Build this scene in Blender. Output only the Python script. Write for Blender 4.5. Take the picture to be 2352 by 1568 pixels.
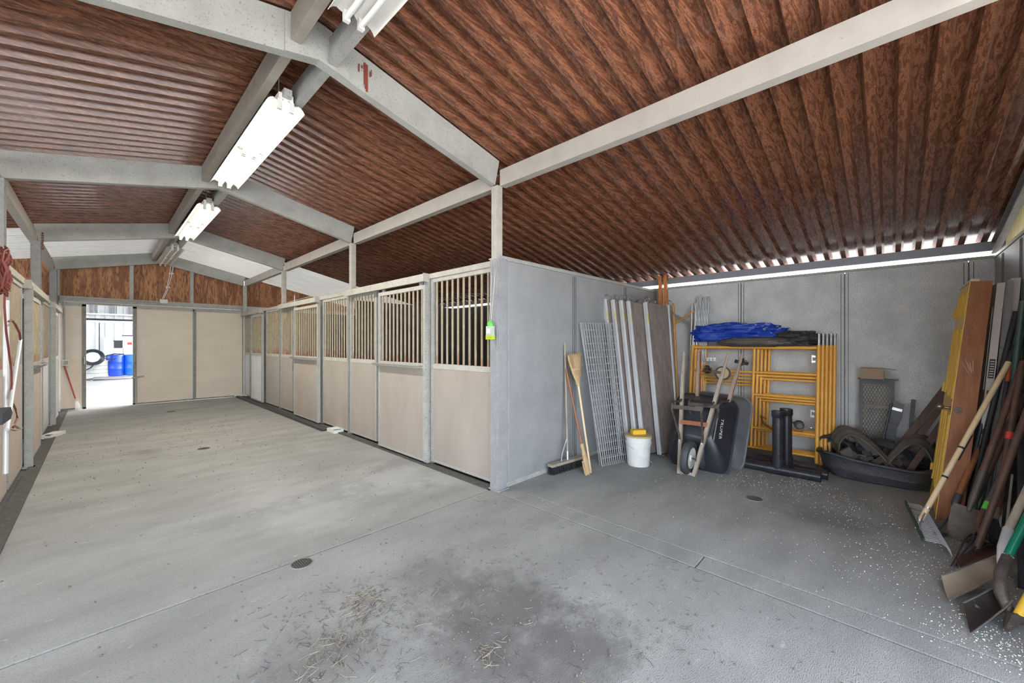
import bpy, math, random
from mathutils import Vector as V, Matrix
import mathutils.noise as mn
for o in list(bpy.data.objects): bpy.data.objects.remove(o)
sc = bpy.context.scene
COL = sc.collection
PI = math.pi
random.seed(7)

# ---------------------------------------------------------------- camera, world, sun, exposure
CAMH = 1.5; A = math.radians(46.2); FPX = 908.0; CX = 1176.0; HY = 788.0
cam_d = bpy.data.cameras.new('camera'); cam = bpy.data.objects.new('camera', cam_d); COL.objects.link(cam)
cam.location = (0, 0, CAMH); cam.rotation_euler = (PI/2, 0, -A)
cam_d.sensor_width = 36; cam_d.lens = FPX/2352*36; cam_d.shift_y = 4/2352
cam_d.clip_start = 0.05; cam_d.clip_end = 300
sc.camera = cam
sc.view_settings.view_transform = 'Standard'; sc.view_settings.look = 'None'
sc.view_settings.gamma = 1; sc.view_settings.use_curve_mapping = False
sc.view_settings.exposure = 1.45
w = bpy.data.worlds.new('sky'); sc.world = w; w.use_nodes = True
nt = w.node_tree; bg = nt.nodes['Background']
sky = nt.nodes.new('ShaderNodeTexSky'); sky.sky_type = 'NISHITA'; sky.sun_disc = False
sky.sun_elevation = math.radians(50); sky.sun_rotation = math.radians(75); sky.air_density = 1.0; sky.dust_density = 3.0
hs = nt.nodes.new('ShaderNodeHueSaturation'); hs.inputs['Saturation'].default_value = 0.45
nt.links.new(sky.outputs[0], hs.inputs['Color']); nt.links.new(hs.outputs[0], bg.inputs['Color'])
bg.inputs['Strength'].default_value = 0.85
sl = bpy.data.lights.new('sun', 'SUN'); sl.energy = 3.6; sl.angle = math.radians(1.0); sl.color = (1, .95, .88)
so = bpy.data.objects.new('sun', sl); COL.objects.link(so)
so.rotation_euler = (V((-.62, .10, -.78))).to_track_quat('-Z', 'Y').to_euler()

# ---------------------------------------------------------------- measuring helpers (photo pixel -> point on a real plane)
FW = V((math.sin(A), math.cos(A), 0)); RT = V((math.cos(A), -math.sin(A), 0)); UP = V((0, 0, 1))
def ray(px, py): return FW + RT*((px-CX)/FPX) + UP*((HY-py)/FPX)
def C0(): return V((0, 0, CAMH))
def onz(px, py, z=0.0):
    d = ray(px, py); return C0() + d*((z-CAMH)/d.z)
def onx(px, py, x):
    d = ray(px, py); return C0() + d*(x/d.x)
def ony(px, py, y):
    d = ray(px, py); return C0() + d*(y/d.y)
def dep(px, py, t): return C0() + ray(px, py)*t
def yat(px, x): return onx(px, HY, x).y
def xat(px, y): return ony(px, HY, y).x

# ---------------------------------------------------------------- mesh builder
WORG = {}
def rotm(ax, ay, az):
    return Matrix((ax, ay, az)).transposed()
def frame(p0, p1, up=(0, 0, 1)):
    d = (V(p1)-V(p0)); L = d.length; d.normalize()
    u = V(up)
    if abs(d.dot(u)) > .985: u = V((1, 0, 0)) if abs(d.x) < .9 else V((0, 1, 0))
    s = d.cross(u).normalized(); u = s.cross(d).normalized()
    return d, s, u, L
class MB:
    def __init__(s): s.v = []; s.f = []
    def add(s, vs, fs):
        n = len(s.v); s.v += [V(p) for p in vs]; s.f += [tuple(i+n for i in f) for f in fs]; return s
    def box(s, c, d, M=None):
        c = V(c); h = [x/2 for x in d]; vs = []
        for z in (-1, 1):
            for y in (-1, 1):
                for x in (-1, 1):
                    p = V((x*h[0], y*h[1], z*h[2]))
                    vs.append(c + (M @ p if M else p))
        return s.add(vs, [(0, 2, 3, 1), (4, 5, 7, 6), (0, 1, 5, 4), (2, 6, 7, 3), (0, 4, 6, 2), (1, 3, 7, 5)])
    def lo(s, a, b): # box from corner to corner
        a = V(a); b = V(b); return s.box((a+b)/2, [abs(x) for x in (b-a)])
    def bar(s, p0, p1, w, h, up=(0, 0, 1)):
        d, sd, u, L = frame(p0, p1, up)
        return s.box((V(p0)+V(p1))/2, (w, L, h), rotm(sd, d, u))
    def tube(s, p0, p1, r, n=10, r2=None):
        return s.path([p0, p1], [r, r if r2 is None else r2], n)
    def path(s, pts, r, n=8, caps=True, close=False):
        pts = [V(p) for p in pts]; m = len(pts)
        if not hasattr(r, '__len__'): r = [r]*m
        vs = []; N = None
        for i, p in enumerate(pts):
            if close: t = pts[(i+1) % m]-pts[i-1]
            else: t = pts[min(i+1, m-1)]-pts[max(i-1, 0)]
            t.normalize()
            if N is None:
                a = V((0, 0, 1)) if abs(t.z) < .9 else V((1, 0, 0)); N = t.cross(a).normalized()
            else:
                N = (N - t*N.dot(t))
                N = N.normalized() if N.length > 1e-6 else t.orthogonal().normalized()
            B = t.cross(N)
            for k in range(n):
                a = 2*PI*k/n; vs.append(p + (N*math.cos(a)+B*math.sin(a))*r[i])
        fs = []
        for i in range(m if close else m-1):
            j = (i+1) % m
            for k in range(n):
                l = (k+1) % n; fs.append((i*n+k, i*n+l, j*n+l, j*n+k))
        if caps and not close: fs += [tuple(range(n))[::-1], tuple((m-1)*n+k for k in range(n))]
        return s.add(vs, fs)
    def lathe(s, prof, o, ax=(0, 0, 1), n=24):
        ax = V(ax).normalized(); a = ax.orthogonal().normalized(); b = ax.cross(a); o = V(o); vs = []; fs = []
        for r, z in prof:
            for k in range(n):
                t = 2*PI*k/n; vs.append(o + ax*z + (a*math.cos(t)+b*math.sin(t))*max(r, 1e-4))
        for i in range(len(prof)-1):
            for k in range(n):
                l = (k+1) % n; fs.append((i*n+k, i*n+l, (i+1)*n+l, (i+1)*n+k))
        return s.add(vs, fs)
    def prism(s, poly, vec):
        poly = [V(p) for p in poly]; vec = V(vec); m = len(poly)
        vs = poly + [p+vec for p in poly]
        fs = [tuple(range(m))[::-1], tuple(range(m, 2*m))] + [(i, (i+1) % m, m+(i+1) % m, m+i) for i in range(m)]
        return s.add(vs, fs)
    def sheet(s, fn, nu, nv, th=0.0):
        P = [[V(fn(i/nu, j/nv)) for j in range(nv+1)] for i in range(nu+1)]
        vs = [p for r in P for p in r]; W = nv+1
        fs = [(i*W+j, (i+1)*W+j, (i+1)*W+j+1, i*W+j+1) for i in range(nu) for j in range(nv)]
        if th:
            nrm = []
            for i in range(nu+1):
                for j in range(nv+1):
                    a = P[min(i+1, nu)][j]-P[max(i-1, 0)][j]; b = P[i][min(j+1, nv)]-P[i][max(j-1, 0)]
                    nn = a.cross(b); nrm.append(nn.normalized() if nn.length > 1e-9 else V((0, 0, 1)))
            k = len(vs); vs += [vs[i]-nrm[i]*th for i in range(k)]
            fs += [tuple(x+k for x in f[::-1]) for f in fs]
            for i in range(nu):
                fs.append((i*W, i*W+k, (i+1)*W+k, (i+1)*W)); fs.append((i*W+nv, (i+1)*W+nv, (i+1)*W+nv+k, i*W+nv+k))
            for j in range(nv):
                fs.append((j, j+1, j+1+k, j+k)); fs.append((nu*W+j, nu*W+j+k, nu*W+j+1+k, nu*W+j+1))
        return s.add(vs, fs)
    def ball(s, c, r, n=8, m=5, sq=(1, 1, 1)):
        c = V(c); vs = [c+V((0, 0, -r*sq[2]))]; fs = []
        for i in range(1, m):
            t = PI*i/m
            for k in range(n):
                a = 2*PI*k/n; vs.append(c+V((math.sin(t)*math.cos(a)*r*sq[0], math.sin(t)*math.sin(a)*r*sq[1], -math.cos(t)*r*sq[2])))
        vs.append(c+V((0, 0, r*sq[2]))); T = len(vs)-1
        for k in range(n):
            l = (k+1) % n; fs.append((0, 1+l, 1+k)); fs.append((T, 1+(m-2)*n+k, 1+(m-2)*n+l))
            for i in range(m-2): fs.append((1+i*n+k, 1+i*n+l, 1+(i+1)*n+l, 1+(i+1)*n+k))
        return s.add(vs, fs)
    def build(s, name, mat, parent=None, smooth=False, org=None, label=None):
        if parent is not None: O = WORG[parent.name]
        elif org is not None: O = V(org)
        else:
            n = len(s.v); O = V((sum(p.x for p in s.v)/n, sum(p.y for p in s.v)/n, min(p.z for p in s.v)))
        me = bpy.data.meshes.new(name); me.from_pydata([tuple(p-O) for p in s.v], [], s.f); me.validate()
        bm_fix(me)
        me.materials.append(mat)
        if smooth:
            me.shade_smooth(); me.set_sharp_from_angle(angle=math.radians(38))
        o = bpy.data.objects.new(name, me); COL.objects.link(o)
        if parent is not None: o.parent = parent
        else: o.location = O
        WORG[o.name] = O
        if label: o['label'] = label
        return o
import bmesh
def bm_fix(me):
    b = bmesh.new(); b.from_mesh(me); bmesh.ops.recalc_face_normals(b, faces=b.faces[:]); b.to_mesh(me); b.free()
def tag(o, label, cat, group=None):
    o['label'] = label; o['category'] = cat
    if group: o['group'] = group
    return o
def thing(name, label, cat, loc, group=None):
    o = bpy.data.objects.new(name, None); COL.objects.link(o); o.location = loc; o.empty_display_size = .1
    WORG[o.name] = V(loc); return tag(o, label, cat, group)
def struct(name, loc=(0, 0, 0)):
    o = bpy.data.objects.new(name, None); COL.objects.link(o); o.location = loc; WORG[o.name] = V(loc); o['kind'] = 'structure'; return o
def kid(name, me, parent, loc, M=None):  # a piece sharing mesh data; loc in world
    o = bpy.data.objects.new(name, me); COL.objects.link(o); o.parent = parent; o.location = V(loc)-WORG[parent.name]
    if M is not None: o.rotation_euler = M
    WORG[o.name] = V(loc); return o
def copy_tree(o, loc, label):
    c = o.copy(); COL.objects.link(c); c.location = loc; c['label'] = label; WORG[c.name] = V(loc)
    for ch in list(o.children):
        d = ch.copy(); COL.objects.link(d); d.parent = c
        for g in list(ch.children):
            e = g.copy(); COL.objects.link(e); e.parent = d
    return c

# ---------------------------------------------------------------- materials
def mat(name, c1, c2=None, scale=8, rough=.6, metal=0, bump=0, stretch=(1, 1, 1), spots=None, spot_scale=60, spot_amt=.5,
        detail=6, contrast=.25, fine=0, emit=None, rand=False, spots2=None, spot2_scale=9, spot2_amt=.3, alpha=None, trans=0):
    m = bpy.data.materials.new(name); m.use_nodes = True; t = m.node_tree; N = t.nodes; L = t.links
    b = N['Principled BSDF']; b.inputs['Roughness'].default_value = rough; b.inputs['Metallic'].default_value = metal
    b.inputs['Base Color'].default_value = (*c1, 1)
    if trans: b.inputs['Transmission Weight'].default_value = trans
    tc = N.new('ShaderNodeTexCoord'); mp = N.new('ShaderNodeMapping'); mp.inputs['Scale'].default_value = stretch
    L.new(tc.outputs['Object'], mp.inputs['Vector'])
    if rand:
        oi = N.new('ShaderNodeObjectInfo'); ma = N.new('ShaderNodeMath'); ma.operation = 'MULTIPLY'; ma.inputs[1].default_value = 37
        L.new(oi.outputs['Random'], ma.inputs[0]); L.new(ma.outputs[0], mp.inputs['Location'])
    def noise(sc_, det=detail, rg=.6):
        n = N.new('ShaderNodeTexNoise'); n.inputs['Scale'].default_value = sc_; n.inputs['Detail'].default_value = det
        n.inputs['Roughness'].default_value = rg; L.new(mp.outputs[0], n.inputs['Vector']); return n
    def mixc(fac, a, bb):
        x = N.new('ShaderNodeMix'); x.data_type = 'RGBA'; L.new(fac, x.inputs[0])
        for i, q in ((6, a), (7, bb)):
            if hasattr(q, 'links'): L.new(q, x.inputs[i])
            else: x.inputs[i].default_value = (*q, 1)
        return x.outputs[2]
    def ramp(src, lo, hi):
        r = N.new('ShaderNodeMapRange'); r.inputs['From Min'].default_value = lo; r.inputs['From Max'].default_value = hi
        L.new(src, r.inputs['Value']); return r.outputs[0]
    cur = None
    if c2 is not None:
        n = noise(scale); cur = mixc(ramp(n.outputs[0], .5-contrast, .5+contrast), c1, c2)
    if spots is not None:
        n2 = noise(spot_scale, 3); cur = mixc(ramp(n2.outputs[0], .5+.22*(1-spot_amt), .5+.22*(1-spot_amt)+.07), cur or c1, spots)
    if spots2 is not None:
        n3 = noise(spot2_scale, 6, .7); cur = mixc(ramp(n3.outputs[0], .5+.22*(1-spot2_amt), .5+.22*(1-spot2_amt)+.12), cur or c1, spots2)
    if cur is not None: L.new(cur, b.inputs['Base Color'])
    if bump:
        nb = noise(spot_scale if spots is not None else scale*5, 5); bp = N.new('ShaderNodeBump')
        bp.inputs['Strength'].default_value = bump; bp.inputs['Distance'].default_value = .01
        L.new(nb.outputs[0], bp.inputs['Height']); L.new(bp.outputs[0], b.inputs['Normal'])
    if emit:
        b.inputs['Emission Color'].default_value = (*emit[0], 1); b.inputs['Emission Strength'].default_value = emit[1]
    m['mix'] = 1
    return m
GALV = mat('galvanised_steel', (.43, .43, .40), (.30, .30, .28), 9, .55, .0, .25, spots=(.16, .155, .14), spot_scale=70, spot_amt=.55)
GALVD = mat('dark_galvanised_steel', (.27, .27, .26), (.17, .17, .165), 9, .5, .0, .2, spots=(.07, .07, .065), spot_scale=60, spot_amt=.5)
BEAM = mat('pale_beam_steel', (.45, .415, .365), (.37, .34, .30), 5, .6, 0, .1, spots=(.30, .27, .23), spot_scale=45, spot_amt=.25)
RAFT = mat('rafter_steel', (.43, .44, .40), (.31, .31, .28), 4, .6, 0, .15, spots=(.2, .19, .16), spot_scale=90, spot_amt=.5, spots2=(.25, .22, .16), spot2_scale=6, spot2_amt=.3)
PANEL = mat('grey_coated_panel', (.325, .33, .33), (.245, .25, .252), 3, .55, 0, .3, spots=(.44, .45, .45), spot_scale=110, spot_amt=.45, spots2=(.40, .41, .41), spot2_scale=14, spot2_amt=.1)
WALLP = mat('grey_concrete_panel', (.78, .78, .77), (.52, .525, .53), 3.5, .75, 0, .8, spots=(.36, .36, .36), spot_scale=120, spot_amt=.8, spots2=(.80, .80, .79), spot2_scale=28, spot2_amt=.45)
SEAM = mat('seam_steel', (.15, .155, .16), (.09, .09, .09), 20, .5)
BOARD = mat('beige_board', (.385, .33, .285), (.30, .26, .22), 2.5, .65, 0, .15, stretch=(1, 1, .4), spots=(.35, .3, .25), spot_scale=60, spot_amt=.12, rand=True)
WHITEB = mat('white_ribbed_sheet', (.62, .62, .60), (.5, .5, .48), 3, .5, spots=(.35, .34, .3), spot_scale=50, spot_amt=.2)
DOORB = mat('tan_door_board', (.76, .67, .57), (.64, .56, .47), 1.6, .65, 0, .1, stretch=(.5, .5, 1.6), spots=(.42, .32, .24), spot_scale=18, spot_amt=.12)
ROOFW = mat('white_roof_sheet', (.66, .66, .62), (.58, .58, .54), 3, .45, spots=(.45, .44, .4), spot_scale=50, spot_amt=.15)
PLAST = mat('black_plastic', (.014, .016, .022), (.03, .032, .04), 6, .32, 0, .15, spots=(.10, .10, .11), spot_scale=70, spot_amt=.12)
RUBB = mat('dusty_black_rubber', (.025, .025, .03), (.065, .065, .075), 7, .5, 0, .8, spots=(.16, .16, .17), spot_scale=40, spot_amt=.3)
ABS = mat('black_pipe_plastic', (.012, .013, .017), (.035, .036, .042), 10, .25, 0, .2, spots=(.15, .15, .16), spot_scale=60, spot_amt=.15)
GTRAY = mat('grey_steel_tray', (.19, .195, .20), (.12, .12, .125), 6, .45, .2, .2, spots=(.22, .22, .22), spot_scale=50, spot_amt=.25)
YEL = mat('yellow_scaffold_paint', (.88, .46, .075), (.76, .36, .05), 7, .42, 0, .1, spots=(.16, .07, .02), spot_scale=35, spot_amt=.25)
ORG = mat('orange_primer_paint', (.62, .22, .05), (.42, .13, .03), 10, .5, 0, .1, spots=(.12, .05, .02), spot_scale=30, spot_amt=.3)
REDP = mat('faded_red_paint', (.42, .09, .06), (.30, .06, .04), 12, .55, spots=(.1, .05, .04), spot_scale=40, spot_amt=.3)
STEEL = mat('bright_steel', (.62, .63, .64), (.42, .43, .44), 20, .28, .85, .1)
DSTEEL = mat('worn_dark_steel', (.13, .11, .095), (.055, .045, .04), 14, .5, .35, .4, spots=(.26, .2, .16), spot_scale=55, spot_amt=.3)
ALU = mat('aluminium', (.70, .71, .72), (.56, .57, .58), 10, .4, .25, .05, stretch=(1, 1, .2), spots=(.4, .4, .4), spot_scale=70, spot_amt=.15)
ZINC = mat('zinc_wire', (.55, .57, .58), (.35, .36, .37), 30, .4, .4)
PLYD = mat('weathered_plywood', (.26, .215, .19), (.14, .11, .095), 6, .8, 0, .4, stretch=(3, 3, .7), spots=(.36, .32, .29), spot_scale=40, spot_amt=.35)
OLDW = mat('old_handle_wood', (.42, .36, .28), (.27, .22, .17), 5, .7, 0, .4, stretch=(4, 4, .6), spots=(.06, .05, .04), spot_scale=25, spot_amt=.2)
PALEW = mat('pale_lacquered_wood', (.74, .58, .36), (.62, .45, .26), 4, .4, 0, 0, stretch=(5, 5, .6))
ORGW = mat('orange_worn_wood', (.40, .16, .06), (.22, .075, .03), 7, .5, 0, .2, stretch=(4, 4, .7), spots=(.06, .025, .015), spot_scale=30, spot_amt=.3)
DARKW = mat('dark_brown_wood', (.13, .062, .04), (.06, .03, .022), 8, .55, 0, .2, stretch=(3, 3, .7), spots=(.22, .12, .08), spot_scale=30, spot_amt=.25)
JAMB = mat('raw_brown_jamb_wood', (.34, .125, .045), (.20, .065, .022), 3, .6, 0, .2, stretch=(9, 9, .8), spots=(.48, .22, .10), spot_scale=14, spot_amt=.25)
YDOOR = mat('mustard_door_paint', (.78, .50, .05), (.66, .41, .04), 4, .4, spots=(.25, .14, .03), spot_scale=30, spot_amt=.2)
WPNT = mat('white_door_paint', (.62, .56, .52), (.52, .46, .43), 5, .5, spots=(.2, .12, .1), spot_scale=35, spot_amt=.2)
GPNT = mat('grey_door_paint', (.30, .28, .28), (.23, .21, .21), 5, .5, spots=(.08, .06, .05), spot_scale=30, spot_amt=.3)
BLKP = mat('black_grip', (.015, .016, .02), (.03, .03, .035), 10, .6)
GRNH = mat('green_fibreglass', (.0, .16, .09), (.0, .12, .07), 10, .25)
DGRN = mat('dark_green_paint', (.03, .07, .05), (.02, .045, .035), 10, .4)
PURP = mat('purple_grey_handle', (.10, .075, .10), (.07, .05, .065), 10, .4)
GBAND = mat('bright_green_band', (.10, .52, .08))
REDC = mat('red_plastic', (.62, .05, .03), rough=.4)
ORANGEP = mat('orange_plastic', (.75, .13, .05), rough=.45)
WHITEP = mat('white_plastic', (.72, .72, .68), (.60, .60, .56), 8, .45, spots=(.35, .32, .28), spot_scale=30, spot_amt=.15)
STRAWB = mat('broom_straw', (.62, .46, .26), (.44, .30, .14), 12, .8, 0, .5, stretch=(8, 8, .5))
REDSTR = mat('stitching_thread', (.45, .27, .15))
BLKBR = mat('black_bristle', (.012, .012, .014), (.04, .04, .045), 30, .9, 0, .6)
BLUET = mat('blue_tarp', (.012, .04, .30), (.02, .075, .48), 6, .28, 0, .8, spots=(.10, .18, .6), spot_scale=9, spot_amt=.1)
BLKT = mat('black_fabric', (.02, .02, .022), (.05, .045, .045), 8, .6, 0, .6)
BRNT = mat('brown_grey_roll', (.10, .085, .075), (.05, .045, .045), 6, .45, 0, .3)
YSPONGE = mat('yellow_sponge', (.82, .50, .03), (.68, .38, .03), 25, .8, 0, .4)
LIDY = mat('dusty_yellow_lid', (.55, .42, .20), (.42, .32, .16), 12, .6)
CARD = mat('cardboard', (.34, .24, .17), (.27, .19, .13), 9, .8, spots=(.15, .1, .07), spot_scale=50, spot_amt=.15)
BARM = None
def bar_material():
    m = mat('cream_rusted_bar', (.44, .365, .25), (.29, .235, .165), 10, .5, 0, .1, spots=(.22, .16, .1), spot_scale=50, spot_amt=.3, rand=True)
    t = m.node_tree; N = t.nodes; L = t.links; b = N['Principled BSDF']; src = b.inputs['Base Color'].links[0].from_socket
    tc = N.new('ShaderNodeTexCoord'); sp = N.new('ShaderNodeSeparateXYZ'); L.new(tc.outputs['Object'], sp.inputs[0])
    n = N.new('ShaderNodeTexNoise'); n.inputs['Scale'].default_value = 9
    oi = N.new('ShaderNodeObjectInfo'); cb = N.new('ShaderNodeVectorMath'); cb.operation = 'ADD'; L.new(tc.outputs['Object'], cb.inputs[0]); L.new(oi.outputs['Location'], cb.inputs[1]); L.new(cb.outputs[0], n.inputs['Vector'])
    r = N.new('ShaderNodeMapRange'); r.inputs['From Min'].default_value = .30; r.inputs['From Max'].default_value = .02; L.new(sp.outputs[2], r.inputs['Value'])
    mu = N.new('ShaderNodeMath'); mu.operation = 'MULTIPLY'; L.new(r.outputs[0], mu.inputs[0]); L.new(n.outputs[0], mu.inputs[1])
    r2 = N.new('ShaderNodeMapRange'); r2.inputs['From Min'].default_value = .3; r2.inputs['From Max'].default_value = .6; L.new(mu.outputs[0], r2.inputs['Value'])
    x = N.new('ShaderNodeMix'); x.data_type = 'RGBA'; L.new(r2.outputs[0], x.inputs[0]); L.new(src, x.inputs[6]); x.inputs[7].default_value = (.30, .13, .08, 1)
    L.new(x.outputs[2], b.inputs['Base Color']); return m
BARM = bar_material()
def wood_material(name, c1, c2, c3, along='x', k=1.0, rough=.35):
    m = bpy.data.materials.new(name); m.use_nodes = True; t = m.node_tree; N = t.nodes; L = t.links; b = N['Principled BSDF']
    tc = N.new('ShaderNodeTexCoord'); mp = N.new('ShaderNodeMapping')
    mp.inputs['Scale'].default_value = {'x': (.22*k, 6*k, 6*k), 'z': (6*k, 6*k, .9*k)}[along]
    L.new(tc.outputs['Object'], mp.inputs['Vector'])
    oi = N.new('ShaderNodeObjectInfo'); ma = N.new('ShaderNodeMath'); ma.operation = 'MULTIPLY'; ma.inputs[1].default_value = 91; L.new(oi.outputs['Random'], ma.inputs[0]); L.new(ma.outputs[0], mp.inputs['Location'])
    n1 = N.new('ShaderNodeTexNoise'); n1.inputs['Scale'].default_value = 1.3; n1.inputs['Detail'].default_value = 3; L.new(mp.outputs[0], n1.inputs['Vector'])
    mu = N.new('ShaderNodeMath'); mu.operation = 'MULTIPLY'; mu.inputs[1].default_value = 26; L.new(n1.outputs[0], mu.inputs[0])
    sn = N.new('ShaderNodeMath'); sn.operation = 'SINE'; L.new(mu.outputs[0], sn.inputs[0])
    r1 = N.new('ShaderNodeMapRange'); r1.inputs['From Min'].default_value = -.9; r1.inputs['From Max'].default_value = .6; L.new(sn.outputs[0], r1.inputs['Value'])
    n2 = N.new('ShaderNodeTexNoise'); n2.inputs['Scale'].default_value = 18; n2.inputs['Detail'].default_value = 3; L.new(mp.outputs[0], n2.inputs['Vector'])
    r2 = N.new('ShaderNodeMapRange'); r2.inputs['From Min'].default_value = .47; r2.inputs['From Max'].default_value = .66; L.new(n2.outputs[0], r2.inputs['Value'])
    x = N.new('ShaderNodeMix'); x.data_type = 'RGBA'; L.new(r1.outputs[0], x.inputs[0]); x.inputs[6].default_value = (*c2, 1); x.inputs[7].default_value = (*c1, 1)
    y = N.new('ShaderNodeMix'); y.data_type = 'RGBA'; L.new(r2.outputs[0], y.inputs[0]); L.new(x.outputs[2], y.inputs[6]); y.inputs[7].default_value = (*c3, 1)
    L.new(y.outputs[2], b.inputs['Base Color']); b.inputs['Roughness'].default_value = rough
    return m
ROOFB = wood_material('woodgrain_roof_sheet', (.27, .115, .062), (.13, .05, .028), (.085, .033, .02), 'x', 3.2, .20)
PLYW = wood_material('stained_plywood', (.44, .20, .085), (.24, .095, .038), (.13, .05, .022), 'z', .5, .6)

def translucent(m, col, f):
    t = m.node_tree; b = t.nodes['Principled BSDF']; out = t.nodes['Material Output']; tr = t.nodes.new('ShaderNodeBsdfTranslucent'); tr.inputs[0].default_value = (*col, 1)
    mx = t.nodes.new('ShaderNodeMixShader'); mx.inputs[0].default_value = f; t.links.new(b.outputs[0], mx.inputs[1]); t.links.new(tr.outputs[0], mx.inputs[2]); t.links.new(mx.outputs[0], out.inputs['Surface'])
translucent(ROOFW, (.8, .8, .76), .035)
def floor_material():
    m = mat('worn_concrete', (.37, .37, .345), (.23, .23, .215), 1.8, .8, 0, .9, stretch=(.7, 1.6, 1), spots=(.17, .17, .155), spot_scale=120, spot_amt=.62, spots2=(.50, .495, .47), spot2_scale=10, spot2_amt=.42)
    t = m.node_tree; N = t.nodes; L = t.links; b = N['Principled BSDF']; cur = b.inputs['Base Color'].links[0].from_socket
    tc = N.new('ShaderNodeTexCoord')
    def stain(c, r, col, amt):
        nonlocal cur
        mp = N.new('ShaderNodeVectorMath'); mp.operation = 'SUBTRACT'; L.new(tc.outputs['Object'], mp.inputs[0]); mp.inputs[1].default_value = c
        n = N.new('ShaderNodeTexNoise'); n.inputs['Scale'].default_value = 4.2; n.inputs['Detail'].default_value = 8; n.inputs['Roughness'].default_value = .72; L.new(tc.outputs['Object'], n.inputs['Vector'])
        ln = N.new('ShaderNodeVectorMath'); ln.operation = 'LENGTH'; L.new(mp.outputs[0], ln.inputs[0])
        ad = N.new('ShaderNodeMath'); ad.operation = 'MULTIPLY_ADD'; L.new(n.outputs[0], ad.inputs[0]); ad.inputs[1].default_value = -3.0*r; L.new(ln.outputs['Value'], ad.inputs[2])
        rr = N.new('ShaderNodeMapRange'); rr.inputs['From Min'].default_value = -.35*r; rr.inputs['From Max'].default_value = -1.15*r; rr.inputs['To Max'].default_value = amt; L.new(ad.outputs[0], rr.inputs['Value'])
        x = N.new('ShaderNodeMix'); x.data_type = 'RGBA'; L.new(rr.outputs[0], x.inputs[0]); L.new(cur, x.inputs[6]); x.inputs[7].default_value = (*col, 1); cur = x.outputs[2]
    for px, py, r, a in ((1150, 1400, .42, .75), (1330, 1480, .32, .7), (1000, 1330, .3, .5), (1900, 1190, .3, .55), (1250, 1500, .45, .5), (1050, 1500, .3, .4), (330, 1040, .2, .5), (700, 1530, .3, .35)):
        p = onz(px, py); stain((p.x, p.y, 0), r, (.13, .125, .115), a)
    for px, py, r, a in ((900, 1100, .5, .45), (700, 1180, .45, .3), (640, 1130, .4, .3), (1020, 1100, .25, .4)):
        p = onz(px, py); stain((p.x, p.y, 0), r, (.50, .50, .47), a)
    L.new(cur, b.inputs['Base Color']); return m
FLOOR = floor_material()
DIRT = mat('gutter_grime', (.10, .095, .085), (.05, .047, .04), 14, .9, 0, .6, spots=(.25, .24, .21), spot_scale=60, spot_amt=.3)
GROUND = mat('pale_yard_concrete', (.55, .54, .52), (.48, .47, .45), 1.5, .9)
BONDW = mat('dust_white_flake', (.8, .78, .7), rough=.9)

# ================================================================= STRUCTURE
XR, XL, XO, XLO = 2.85, -.60, 6.60, -4.45
RIDX, RIDZ, SL = 1.08, 3.80, .22
YB, YE, YO = 2.95, 13.40, -.79
FR = [-.55, 2.95, 6.33, 9.80, 13.32]
def rz(x): return RIDZ - SL*abs(x-RIDX)

floor = struct('floor')
MB().lo((-4.6, -1.0, -.12), (6.7, 13.45, -.012)).build('floor_base', DIRT, floor)
def slab(x0, x1, y0, y1, g=.005):
    MB().add([(x0+g, y0+g, -.02), (x1-g, y0+g, -.02), (x1-g, y1-g, -.02), (x0+g, y1-g, -.02),
              (x0+g, y0+g, -.004), (x1-g, y0+g, -.004), (x1-g, y1-g, -.004), (x0+g, y1-g, -.004),
              (x0+g*2.4, y0+g*2.4, 0), (x1-g*2.4, y0+g*2.4, 0), (x1-g*2.4, y1-g*2.4, 0), (x0+g*2.4, y1-g*2.4, 0)],
             [(3, 2, 1, 0), (8, 9, 10, 11)] + [(i, (i+1) % 4, 4+(i+1) % 4, 4+i) for i in range(4)] + [(4+i, 4+(i+1) % 4, 8+(i+1) % 4, 8+i) for i in range(4)]).build('floor_slab', FLOOR, floor)
ys = [-1.0, 2.965, 6.38, 9.82, 13.42]
for i in range(4):
    slab(-.50, 2.76, ys[i], ys[i+1])
    slab(2.95, 6.6, ys[i], ys[i+1]); slab(-4.5, -.66, ys[i], ys[i+1])
slab(2.76, 2.95, -1.0, .95, .004); slab(2.76, 2.95, .95, 2.965, .003)
MB().lo((2.80, 2.64, -.002), (3.22, 2.86, .002)).build('floor_patch', FLOOR, floor)
ground = struct('ground')
MB().lo((-60, 13.46, -.2), (60, 70, -.02)).build('yard_slab', mat('grey_yard_concrete', (.24, .24, .235), (.19, .19, .185), 1.5, .9, spots=(.13, .13, .13), spot_scale=20, spot_amt=.3), ground)
MB().lo((-60, -60, -.2), (60, -1.01, -.02)).lo((6.72, -1.01, -.2), (60, 13.46, -.02)).lo((-60, -1.01, -.2), (-4.62, 13.46, -.02)).build('yard_slab', GROUND, ground)

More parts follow.
